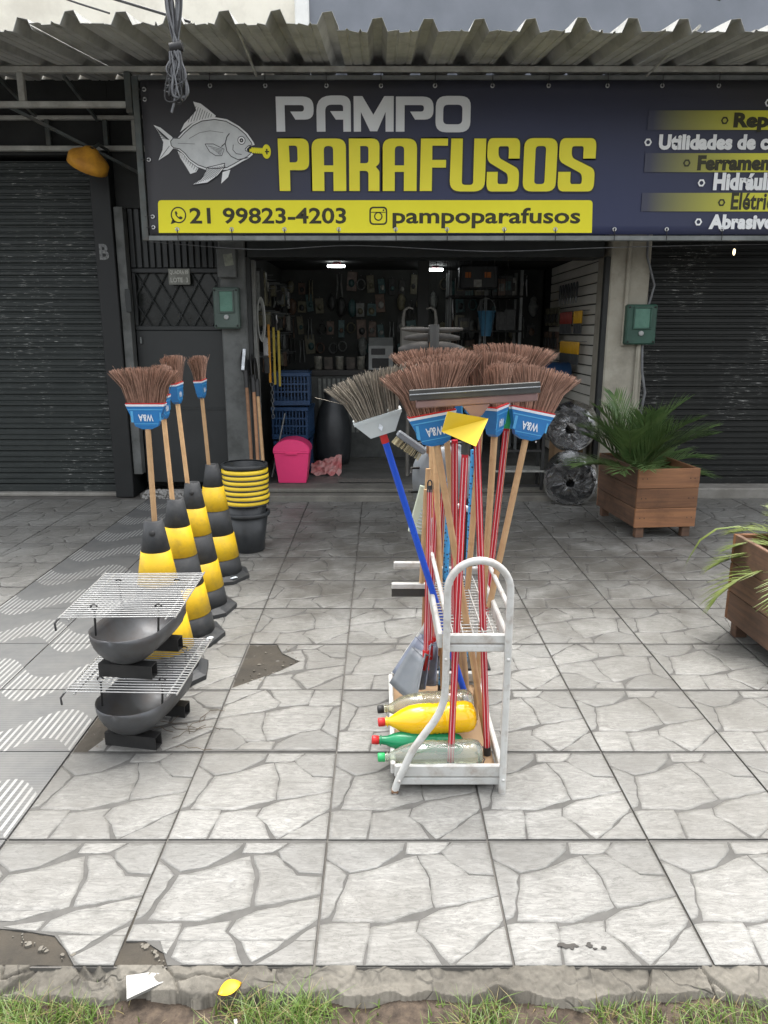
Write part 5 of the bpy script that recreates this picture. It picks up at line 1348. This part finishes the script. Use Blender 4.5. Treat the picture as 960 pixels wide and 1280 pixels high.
# ---- grey scoops, brushes and hoes behind the rack
r = empty('grey_scoop', (.29, 3.30, .80), 'large rounded grey plastic shovel leaning behind the red handles', 'shovel')
q = MB(); n = 14; vs = []
out = [(-.135, .0), (-.140, .09)] + [(-.14+.28*i/12 if False else -.14*math.cos(math.pi*i/12), .12+.15*math.sin(math.pi*i/12)) for i in range(13)] + [(.140, .09), (.135, 0)]
for j, k in enumerate((1.0, .72, .4)):
    for (x, z) in out: vs.append((x*k, .05*(1-k)*-1+.04*(j == 0), .10+(z-.10)*k))
m = len(out); q.add(vs, [(j*m+i, j*m+(i+1) % m, (j+1)*m+(i+1) % m, (j+1)*m+i) for j in (0, 1) for i in range(m)]+[tuple(range(2*m, 3*m))], True)
o = q.build('blade', GREYPL, r); so = o.modifiers.new('thickness', 'SOLIDIFY'); so.thickness = .004
q = MB(); q.tube([(0, .02, .02), (0, .05, -.78)], .014, 10); q.build('handle', WOODL, r)
r = empty('brush', (.13, 3.26, 1.06), 'grey hand brush with yellowish bristles leaning by the rounded grey shovel', 'brush')
q = MB(); q.m = Matrix.Rotation(R(35), 4, 'Y'); q.box(-.075, .075, -.02, .02, 0, .03, .006); q.build('block', GREYPL, r)
q = MB(); q.m = Matrix.Rotation(R(35), 4, 'Y')
for i in range(60): x = random.Random(i).uniform(-.07, .07); y = random.Random(i+99).uniform(-.017, .017); q.tube([(x, y, 0), (x*1.04, y*1.1, -.035)], .002, 4)
q.build('bristles', mat('pale_bristle', (.45, .40, .25), (.35, .30, .18)), r)
r = empty('washboard', (.155, 3.26, .66), 'white ribbed plastic washboard leaning below the grey shovel', 'washboard')
q = MB(); q.m = Matrix.Rotation(R(14), 4, 'Y'); q.box(-.03, .045, -.01, .01, -.0, .22, .004); q.build('board', mat('pale_green_plastic', (.55, .60, .48), (.5, .55, .43), .5), r)
for i in range(12):
    q = MB(); q.m = Matrix.Rotation(R(14), 4, 'Y'); q.box(.0, .042, -.016, -.0105, .015+i*.016, .022+i*.016, .002); q.build('rib', CAPG, r)
# slim black stand that carries the brush, the washboard and the short squeegees
r = empty('tool_stand', (.30, 3.34, 0), 'slim black metal stand with hooks behind the white rack', 'stand')
q = MB(); q.tube([(.10, 0, 0), (.10, 0, 1.10)], .012, 8); q.build('post', IRONB, r)
for z, x0 in ((1.06, -.18), (.95, -.16), (.84, -.16)):
    q = MB(); q.tube([(.10, -.01, z), (x0, -.04, z), (x0-.01, -.24 if z == .95 else -.08, z+.01)], .006, 6); q.build('arm', IRONB, r)
q = MB(); q.box(-.05, .22, -.12, .12, 0, .012, .003); q.build('base', IRONB, r)
# hoes on a pole stand
r, L_ = root('hoe', 'hoe', (.235, 3.22, .0), (.228, 3.20, 1.46), (1, 0, 0), 'wooden pole with dark steel top rising above the broom heads')
q = MB(); q.tube([(0, 0, 0), (0, 0, L_)], .0165, 12); q.build('handle', WOODL, r)
q = MB(); q.tube([(0, 0, L_-.005), (0, 0, L_+.115)], [.0185, .0205], 14); q.build('socket', RUBBER, r)
def hoeblade(z, w, h, y, label, tilt):
    r = empty('garden_hoe', (.225, y, z), label, 'hoe'); n = 12; vs = []
    for i in range(n+1):
        u = -1+2*i/n; zz = -.012*u*u; hh = h*(1-.55*abs(u)**3)
        vs += [(u*w, .05*u*u, zz+hh/2), (u*w, .05*u*u, zz-hh/2)]
    q = MB(); q.m = Matrix.Rotation(tilt, 4, 'X'); q.add(vs, [(2*i, 2*i+2, 2*i+3, 2*i+1) for i in range(n)], True); o = q.build('blade', mat('hoe_steel', (.060, .055, .050), (.035, .033, .03), .55, .3), r)
    so = o.modifiers.new('thickness', 'SOLIDIFY'); so.thickness = .005
    q = MB(); q.box(-.02, .02, -.005, .03, -.022, .022, .004); q.build('eye', IRONB, r)
    q = MB(); q.tube([(.0, .012, -.02), (.03*(z-1.5)*20, .06, -z)], .014, 8); q.build('handle', WOODR, r)
hoeblade(1.552, .130, .022, 3.25, 'thin curved steel hoe blade at the top of the pole', R(20))
hoeblade(1.523, .118, .034, 3.27, 'curved steel hoe blade in the middle of the three', R(10))
hoeblade(1.478, .142, .058, 3.29, 'broad curved steel hoe blade lowest of the three', R(0))
r = empty('white_trolley_frame', (.40, 7.55, 1.31), 'off-white plastic frame with two hooked prongs behind the hoe blades', 'frame')
PLW = mat('aged_white_plastic', (.13, .124, .108), (.10, .095, .083), .6)
q = MB(); q.box(-.20, .04, -.05, .05, .0, .29, .015); q.build('panel', PLW, r)
for x in (-.15, .13):
    sg_ = 1 if x < 0 else -1
    q = MB(); q.tube([(x, 0, .15), (x-.024*sg_, 0, .34), (x-.01*sg_, 0, .44), (x+.03*sg_, 0, .47), (x+.075*sg_, 0, .455)], [.022, .018, .015, .013, .010], 8); q.build('prong', PLW, r)
for x in (-.12, .02):
    q = MB(); q.tube([(x, .0, .0), (x, .0, -1.21)], .02, 8); q.build('leg', PLW, r)

# ================================================================ INSIDE THE SHOP
# pink bin, bag, mat
r = empty('pink_bin', (-.865, 7.32, .097), 'bright pink plastic bin with domed lid just inside the shop', 'bin')
q = MB(); q.add([(-.135, -.105, 0), (.135, -.105, 0), (.135, .105, 0), (-.135, .105, 0), (-.170, -.135, .30), (.170, -.135, .30), (.170, .135, .30), (-.170, .135, .30)], [(3,2,1,0), (0,1,5,4), (1,2,6,5), (2,3,7,6), (3,0,4,7)]); q.box(-.178, .178, -.143, .143, .295, .318, .006); q.build('body', PINK, r)
q = MB(); n = 14; vs = []
for y, k in ((-.138, 0), (-.13, 1), (.13, 1), (.138, 0)):
    for i in range(n+1): a = math.pi*i/n; vs.append((-.182*math.cos(a)*(1 if k else .98), y, .319+(.115 if k else .108)*math.sin(a)))
q.add(vs, [(j*(n+1)+i, j*(n+1)+i+1, (j+1)*(n+1)+i+1, (j+1)*(n+1)+i) for j in range(3) for i in range(n)]+[tuple(range(n+1)), tuple(reversed(range(3*(n+1), 4*(n+1))))], False)
q.build('lid', PINK, r)
q = MB(); q.box(-.06, .06, -.157, -.1435, .285, .30, .004); q.build('handle', PINK, r)
r = MB(); rb = random.Random(8); vs = []
for j in range(9):
    for i in range(12):
        u, v = i/11, j/8; vs.append((-.72+.32*u, 7.62+.1*v+rb.uniform(-.02, .02), .10+.10*v+.12*u*math.sin(v*2.4)+rb.uniform(-.02, .025)))
r.add(vs, [(j*12+i, j*12+i+1, (j+1)*12+i+1, (j+1)*12+i) for j in range(8) for i in range(11)]); tag(r.build('crumpled_bag', mat('pink_print_bag', (.50, .30, .28), (.45, .12, .12), .6, scale=14, bmp=0)), 'crumpled pink and white bag lying behind the pink bin', 'bag')
r = MB(); vs = []
for j in range(7):
    for i in range(25): vs.append((-.42+.60*i/24, 7.24+.20*j/6, .0965+.004*abs(nz(i*.4, j*.5))))
r.add(vs, [(j*25+i, j*25+i+1, (j+1)*25+i+1, (j+1)*25+i) for j in range(6) for i in range(24)], True); tag(r.build('door_mat', mat('grey_mat', (.21, .195, .17), (.10, .095, .085), .9, scale=60, bmp=.8, bd=.006)), 'grey woven door mat on the shop threshold', 'mat')
# blue crates
for i in range(3):
    r = empty('blue_crate', (-.93, 8.02, .095+i*.355), ('lowest', 'middle', 'topmost')[i]+' dark blue plastic crate of the stack behind the pink bin', 'crate', None, R((2, -3, 3)[i]))
    w, d, h = .185, .25, .335
    def panel(nm, horiz, pos, along):
        q = MB()
        if along == 'x':
            q.box(-w, w, pos-.006, pos+.006, 0, .05, .002); q.box(-w-.012, w+.012, pos-.012, pos+.012, h-.04, h, .004)
            for k in range(11): x = -w+.012+k*(2*w-.024)/10; q.box(x-.006, x+.006, pos-.004, pos+.004, .051, h-.041)
            for z in (.13, .21): q.box(-w, w, pos-.0055, pos-.0045, z, z+.018)
        else:
            q.box(pos-.006, pos+.006, -d, d, 0, .05, .002); q.box(pos-.011, pos+.011, -d+.013, d-.013, h-.04, h-.001, .004)
            for k in range(13): y = -d+.012+k*(2*d-.024)/12; q.box(pos-.004, pos+.004, y-.006, y+.006, .051, h-.041)
        q.build(nm, CRATEB, r)
    panel('side', 1, -d, 'x'); panel('side', 1, d, 'x'); panel('side', 1, -w, 'y'); panel('side', 1, w, 'y')
    q = MB(); q.box(-w+.007, w-.007, -d+.007, d-.007, .002, .012); q.build('floor', CRATEB, r)
# counter
r = empty('counter', (-.10, 9.0, .09), 'dark shop counter with framed front and thick top', 'counter')
DK = mat('dark_counter', (.028, .026, .024), (.018, .017, .016), .5)
q = MB(); q.box(-.75, .95, -.25, .35, .96, 1.03, .006); q.build('top', DK, r)
q = MB(); q.box(-.72, .92, -.22, .33, 0, .959, .004); q.build('front', mat('counter_front', (.075, .08, .075), (.05, .052, .05), .6), r)
for i in range(9):
    x = -.62+i*.055; q = MB(); q.box(x, x+.035, -.226, -.2205, .30, .93, .004); q.build('hanging_strip', mat('grey_plastic_film', (.22, .23, .21), (.12, .125, .115), .4, scale=20), r)
r = empty('weighing_scale', (.0, 8.86, 1.121), 'grey electronic weighing scale with small display standing on the counter', 'scale')
q = MB(); q.add([(-.13, -.12, 0), (.15, -.12, 0), (.15, .14, 0), (-.13, .14, 0), (-.13, -.10, .27), (.15, -.10, .27), (.15, .14, .36), (-.13, .14, .36)], [(3,2,1,0), (4,5,6,7), (0,1,5,4), (1,2,6,5), (2,3,7,6), (3,0,4,7)]); q.build('case', mat('grey_case', (.33, .34, .33), (.27, .28, .27), .5), r)
q = MB(); q.box(-.10, .06, -.118, -.112, .17, .24, .003); q.build('display', WIRE, r)
q = MB(); q.box(-.09, .10, -.126, -.1205, .02, .13, .003); q.build('keypad', IRONB, r)
for i, x in enumerate((-.72, -.60, -.47, -.34, -.22, .28, .35, .5, .62, .75)):
    r = empty('jar', (x, 8.83+.04*(i % 2), 1.121), ('small dark goods box on the counter among the jars' if i % 2 else 'pale tin with lid on the dark counter'), 'jar' if i % 2 == 0 else 'box', 'tins and boxes on the counter')
    q = MB()
    if i % 2 == 0: q.lathe([(0, 0), (.045, 0), (.045, .13), (.047, .132), (.047, .15), (0, .152)], 16); q.build('tin', mat('tin_label', (.30, .29, .24), (.12, .12, .11), .5, scale=16, bmp=0), r)
    else: q.box(-.05, .05, -.04, .04, 0, .14, .003); q.build('carton', mat('dark_carton', (.10, .085, .07), (.05, .045, .04), .7, scale=14), r)
# dark sack by the counter
r = empty('dark_sack', (-.52, 8.35, .095), 'large dark sack standing in front of the counter', 'sack')
q = MB(); q.lathe([(0, 0), (.17, .01), (.20, .12), (.20, .40), (.16, .62), (.10, .74), (.11, .80), (0, .81)], 18)
for i, v in enumerate(q.v): vv = Vector(v); k = 1+.10*mnoise.noise(vv*6); q.v[i] = (v[0]*k, v[1]*k, v[2])
q.build('body', BUCKB, r)
# lamps on the ceiling (lit in the photograph)
for x, y in ((-.50, 8.9), (.66, 9.4)):
    r = empty('ceiling_lamp', (x, y, 2.32), 'small lit white tube lamp with red holder on the shop ceiling' if x < 0 else 'small lit white tube lamp beside the interior post', 'lamp')
    q = MB(); q.box(-.10, .10, -.02, .02, -.06, -.03, .006); q.build('tube', emit('lamp_tube', (.95, 1, 1), 4), r)
    q = MB(); q.box(-.03, .05, -.02, .02, -.029, 0, .004); q.build('holder', mat('dim_red', (.20, .03, .04), (.16, .025, .03)), r)
# packs on the back wall
PK = [mat('pack_'+n, c, tuple(x*.5 for x in c), .4, scale=22, bmp=.3, bd=.004) for n, c in (('grey', (.22, .23, .215)), ('dark', (.05, .052, .05)), ('olive', (.17, .16, .10)), ('teal', (.06, .13, .13)), ('brown', (.16, .10, .07)), ('pale', (.36, .36, .33)))]
rk_ = random.Random(12)
for z0, n in ((2.02, 24), (1.78, 25), (1.50, 25), (1.24, 22)):
    for i in range(n):
        if rk_.random() < .12: continue
        zz_ = rk_.uniform(-.05, .05); x = -1.15+i*.130+rk_.uniform(-.02, .02); w = rk_.uniform(.075, .13); h = rk_.uniform(.14, .25)
        ci = rk_.randrange(5); cl = ('grey', 'dark', 'olive', 'teal', 'brown')[ci]; rw_ = {2.02: 'topmost', 1.78: 'upper', 1.50: 'middle', 1.24: 'lower'}[z0]
        r = empty('hanging_pack', (x, 9.985, z0+zz_), '%s packed goods hanging in the %s row on the shop back wall' % (cl, rw_), 'pack', '%s packs in the %s row' % (cl, rw_))
        kd = rk_.random(); q = MB()
        if kd < .4:
            q.m = Matrix.Rotation(rk_.uniform(-.12, .12), 4, 'Y'); q.box(-w/2, w/2, -.012, 0, 0, h, .003); q.build('card', PK[ci], r)
            q = MB(); q.sphere((0, -.015, h*.4), w*.32, 8, 6, (1, .5, 1.2)); q.build('blister', rk_.choice(PK), r)
        elif kd < .65:
            q.sphere((0, -.04, h*.5), h*.5, 10, 8, (w/h*1.1, .35, 1.05))
            for k_, v_ in enumerate(q.v): g_ = 1+.35*mnoise.noise(Vector(v_)*22+Vector((i, z0*9, 0))); q.v[k_] = (v_[0]*g_, v_[1]*g_, v_[2])
            q.build('bag', PK[ci], r)
        elif kd < .85:
            for sx_ in (-.25, .2): q.tube([(sx_*w, -.03, h), (sx_*w*.8, -.035, h*.5), (sx_*w*1.3, -.03, -.06)], [.006, .012, .008], 6)
            q.build('tool', rk_.choice((PK[ci], STEELG, EYELET)), r)
        else:
            for k_ in range(3): q.tube([(.045*math.cos(t_*.6283)*(1+.1*k_), -.03-.012*k_, h*.5+.065*math.sin(t_*.6283)) for t_ in range(11)], .007, 6)
            q.build('hank', PK[ci], r)
        q = MB(); q.tube([(0, 0, h+.01), (0, -.06, h+.012)], .004, 5); q.build('hook', STEELG, r)
# tools hanging on the left wall
for i in range(96):
    y = rk_.uniform(7.55, 9.7); z = rk_.choice((2.05, 1.95, 1.72, 1.5, 1.3)) + rk_.uniform(-.03, .03); x = -1.262
    kd = ('slim rod-like', 'ring-shaped', 'boxy')[i % 3]; hg = 'high' if z > 1.85 else 'upper middle' if z > 1.62 else 'lower middle' if z > 1.4 else 'low'
    r = empty('hanging_tool', (x, y, z), '%s fitting on a hook in the %s row of the left shop wall' % (kd, hg), 'fitting', '%s fittings in the %s left row' % (kd, hg))
    q = MB(); q.tube([(0, 0, .02), (.12+rk_.uniform(0, .08), 0, .022)], .004, 5); q.build('hook', STEELG, r)
    m_ = rk_.choice(PK+[STEELG, IRONB, WIRE, EYELET, PK[2]]); h = rk_.uniform(.10, .22); q = MB(); k = i % 3; xx = rk_.uniform(.05, .13)
    if k == 0: q.tube([(xx, 0, 0), (xx+.01, 0, -h*.6), (xx-.01, .02, -h)], [.008, .016, .01], 8)
    elif k == 1: q.tube([(xx, .035*math.cos(t*.63), -h*.4+h*.4*math.sin(t*.63)) for t in range(11)], .008, 6)
    else: q.box(xx-.02, xx+.03, -.04, .04, -h, 0, .004)
    q.build('fitting', m_, r)
for i, (y, x, w, h, z, mt, lab) in enumerate(((7.50, -1.20, .13, .34, 1.80, INDARK, 'tall dark framed fuse cupboard on the left shop wall'), (7.66, -1.19, .12, .32, 1.80, PK[2], 'olive carton hanging beside the fuse cupboard'), (7.72, -1.17, .10, .14, 1.60, PK[2], 'small olive carton hanging on the left shop wall'))):
    r = empty('wall_box', (x, y, z), lab, 'box'); q = MB(); q.box(-.07, .07, -w/2, w/2, 0, h, .006); q.build('case', mt, r); q = MB(); q.box(-.05, .05, -w/2-.006, -w/2-.0005, .03, h-.03, .002); q.build('door', PK[0] if i == 0 else mt, r)
# white door-side jamb with cable coil and yellow straps
r = empty('cable_hank', (-1.165, 7.36, 1.50), 'white cable hank hanging from the left edge of the shop opening', 'cable')
for k in range(4):
    q = MB(); q.tube([(.02+.035*math.sin(t*.45)+k*.006, -.03-k*.008, .16+(.17+.012*k)*math.cos(t*.45)) for t in range(15)], .007, 6); q.build('loop', mat('white_cable', (.36, .36, .33), (.28, .28, .26), .5), r)
bpart('jamb', mat('jamb_white', (.30, .30, .28), (.22, .22, .205), .7), [(-1.268, -1.175, 7.30, 7.41, .1, 2.2)], .006)
YST = mat('yellow_strap', (.42, .32, .035), (.32, .24, .03), .5)
for k in range(3):
    r = MB(); x = -1.10+k*.045; r.box(x-.012, x+.012, 7.56+k*.02, 7.565+k*.02, 1.05-.02*k, 1.62-.03*k, .002); tag(r.build('yellow_strap', YST if k else MATS['rusty_orange']), 'orange tool strap hanging inside the opening beside yellow ones' if k == 0 else 'yellow plastic strap hanging inside the left of the opening', 'strap', 'straps hanging in the opening')
r = empty('chain', (-1.09, 7.6, 1.03), 'short steel chain hanging below the yellow straps', 'chain')
lk = MB(); lk.tube([(.014*math.sin(t*.628), 0, .024*math.cos(t*.628)) for t in range(11)], .004, 5); lkm = lk.mesh('link', STEELG)
for k in range(9): inst('link', lkm, r, (0, 0, -.04*k), (0, 0, R(90*(k % 2))))
r = MB(); r.tube([(-1.085, 7.35, .13), (-.945, 7.42, .76)], .008, 8); tag(r.build('metal_rod', STEELG), 'thin pale metal rod leaning between the handles and pink bin', 'rod')
# right side: shelving, blue bucket, screwdrivers on the slatwall
sh = empty('goods_shelf', (1.25, 9.35, .09), 'tall grey shelving unit with goods at the back right of the shop', 'shelf')
for x in (-.42, .0, .42):
    for y in (-.2, .2): q = MB(); q.box(x-.018, x+.018, y-.018, y+.018, 0, 2.16, .003); q.build('upright', STEELG, sh)
for z in (.5, 1.0, 1.45, 1.85): q = MB(); q.box(-.44, .44, -.22, .22, z, z+.025, .003); q.build('shelf_board', INDARK, sh)
for i in range(40):
    z = (.616, 1.116, 1.566, 1.966)[i % 4]; x = .90+rk_.uniform(0, .7); h = rk_.uniform(.10, .24); w = rk_.uniform(.04, .09)
    ci = rk_.randrange(6); cl = ('grey', 'dark', 'olive', 'teal', 'brown', 'pale')[ci]; lv = ('lowest', 'second', 'third', 'top')[i % 4]
    r = empty('shelf_carton', (x, 9.2+rk_.uniform(-.04, .12), z), '%s carton standing on the %s board of the grey shelving unit' % (cl, lv), 'carton', '%s cartons on the %s board' % (cl, lv))
    q = MB(); q.box(-w, w, -.05, .05, 0, h, .003); q.build('carton', PK[ci], r); q = MB(); q.box(-w*.7, w*.7, -.0515, -.0502, h*.25, h*.7); q.build('label', rk_.choice(PK), r)
r = empty('black_suitcase', (1.12, 8.9, 2.02), 'black case with two orange labels on top of the shelving', 'case')
q = MB(); q.box(-.22, .22, -.12, .12, 0, .26, .02); q.build('case', BUCKB, r)
for x in (-.16, .06): q = MB(); q.box(x, x+.07, -.122, -.1205, .12, .18); q.build('label', mat('orange_label', (.45, .14, .03), (.4, .12, .03), .6), r)
q = MB(); q.box(-.06, .03, -.1225, -.1205, .02, .10); q.build('paper', PK[5], r)
r = empty('blue_bucket', (1.19, 8.6, 1.50), 'blue cone-shaped bucket hanging in the middle of the shop', 'bucket')
q = MB(); q.lathe([(.055, 0), (.10, .26), (.105, .262), (.105, .275), (.098, .275), (.055, .02)], 20); q.build('body', mat('blue_bucket_plastic', (.05, .16, .26), (.04, .13, .22), .45), r)
q = MB(); q.tube([(.10*math.cos(math.pi*t/10), 0, .27+.14*math.sin(math.pi*t/10)) for t in range(11)], .004, 6); q.build('bail', STEELG, r)
def drivers(y0, n, z, hm, gap, label, group, first=None):
    for i in range(n):
        r = empty('screwdriver', (2.03, y0-i*gap, z), label, 'screwdriver', group)
        q = MB(); q.tube([(0, 0, .12), (0, 0, .10), (0, 0, .0), (0, 0, -.005)], [.010, .014, .014, .009], 8); q.build('handle', hm, r)
        q = MB(); q.tube([(0, 0, -.005), (0, 0, -.11)], .011, 6); q.build('sheath', BUCKB, r)
        q = MB(); q.tube([(0, .0, .125), (.09, 0, .125)], .003, 5); q.build('hook', STEELG, r)
YH = mat('driver_yellow', (.62, .34, .015), (.52, .28, .012), .4); RHD = mat('driver_red', (.26, .035, .025), (.2, .03, .02), .4)
drivers(8.02, 5, 1.635, YH, .065, 'yellow handled tool in the short upper row on the slatwall', 'yellow tools in the upper slatwall row')
drivers(8.62, 8, 1.635, RHD, .065, 'dark red handled tool in the upper row on the slatwall', 'red tools in the upper slatwall row')
drivers(8.55, 13, 1.325, YH, .062, 'yellow handled tool in the long lower row on the slatwall', 'yellow tools in the lower slatwall row')
for i in range(7):
    r = empty('hanging_pliers', (2.03, 8.0+i*.12, 1.95), 'black handled pliers hanging high on the slatwall', 'pliers', 'pliers on the slatwall')
    for s in (-1, 1): q = MB(); q.tube([(0, s*.012, .10), (0, s*.022, .04), (0, s*.014, -.05)], [.008, .010, .008], 6); q.build('handle', BUCKB, r)
    q = MB(); q.tube([(0, 0, -.05), (0, 0, -.11)], [.014, .006], 6); q.build('jaw', STEELG, r)
for i in range(8):
    r = empty('slatwall_pack', (2.03, 8.75+(i % 4)*.19, (1.62, 1.35)[i // 4]), 'dark blister pack hanging on the far part of the slatwall', 'pack', 'packs on the slatwall')
    q = MB(); q.box(-.012, .0, -.07, .07, 0, .20, .003); q.build('card', rk_.choice((PK[1], PK[2], PK[4])), r); q = MB(); q.box(-.03, -.0121, -.05, .05, .03, .13, .006); q.build('blister', PK[1], r)
r = empty('blue_roll', (1.75, 8.1, 1.12), 'dark blue rolled mesh lying under the yellow tools', 'roll')
q = MB(); q.m = Matrix.Rotation(R(90), 4, 'Y'); q.lathe([(0, -.30), (.10, -.30), (.115, -.26), (.115, .26), (.10, .28), (0, .28)], 20); q.build('roll', CRATEB, r)
# black metal stand near the right jamb and a carton
r = empty('black_stand', (1.32, 6.98, .096), 'black metal stand with low white shelf at the shop opening', 'stand')
for x in (-.22, .20):
    for y in (-.10, .12): q = MB(); q.box(x-.014, x+.014, y-.014, y+.014, 0, .56, .002); q.build('leg', IRONB, r)
for z, mt in ((.56, IRONB), (.17, PK[5])): q = MB(); q.box(-.24, .22, -.12, .14, z, z+.02, .003); q.build('shelf', mt, r)
for z in (.03, .36): q = MB(); q.box(-.205, .185, -.11, -.09, z, z+.022, .002); q.build('crossbar', IRONB, r)
r = empty('cardboard_box', (1.86, 7.35, .096), 'plain cardboard box behind the black coils', 'box')
q = MB(); q.box(-.15, .13, -.12, .12, 0, .50, .004); q.build('carton', CARD, r); q = MB(); q.box(-.03, .03, -.1215, -.1202, 0, .50); q.build('tape', PK[5], r)
# goods in the dark middle of the shop
for i in range(14):
    x = rk_.uniform(.35, 1.55); z = rk_.uniform(.75, 1.5); r = empty('hanging_goods', (x, 8.5+rk_.uniform(-.2, .5), z), 'dim grey goods bag hanging in the middle of the shop', 'bag', 'bags hanging in the shop')
    q = MB(); h = rk_.uniform(.18, .34); w = rk_.uniform(.06, .12); q.sphere((0, 0, -h/2), h/2, 10, 8, (w*2/h, w/h, 1))
    for k, v in enumerate(q.v): vv = Vector(v); g = 1+.15*mnoise.noise(vv*12+Vector((i, 0, 0))); q.v[k] = (v[0]*g, v[1]*g, v[2])
    q.build('bag', rk_.choice(PK[:5]), r); q = MB(); q.tube([(0, 0, -.02), (0, 0, 2.3-z)], .003, 5); q.build('cord', WIRE, r)
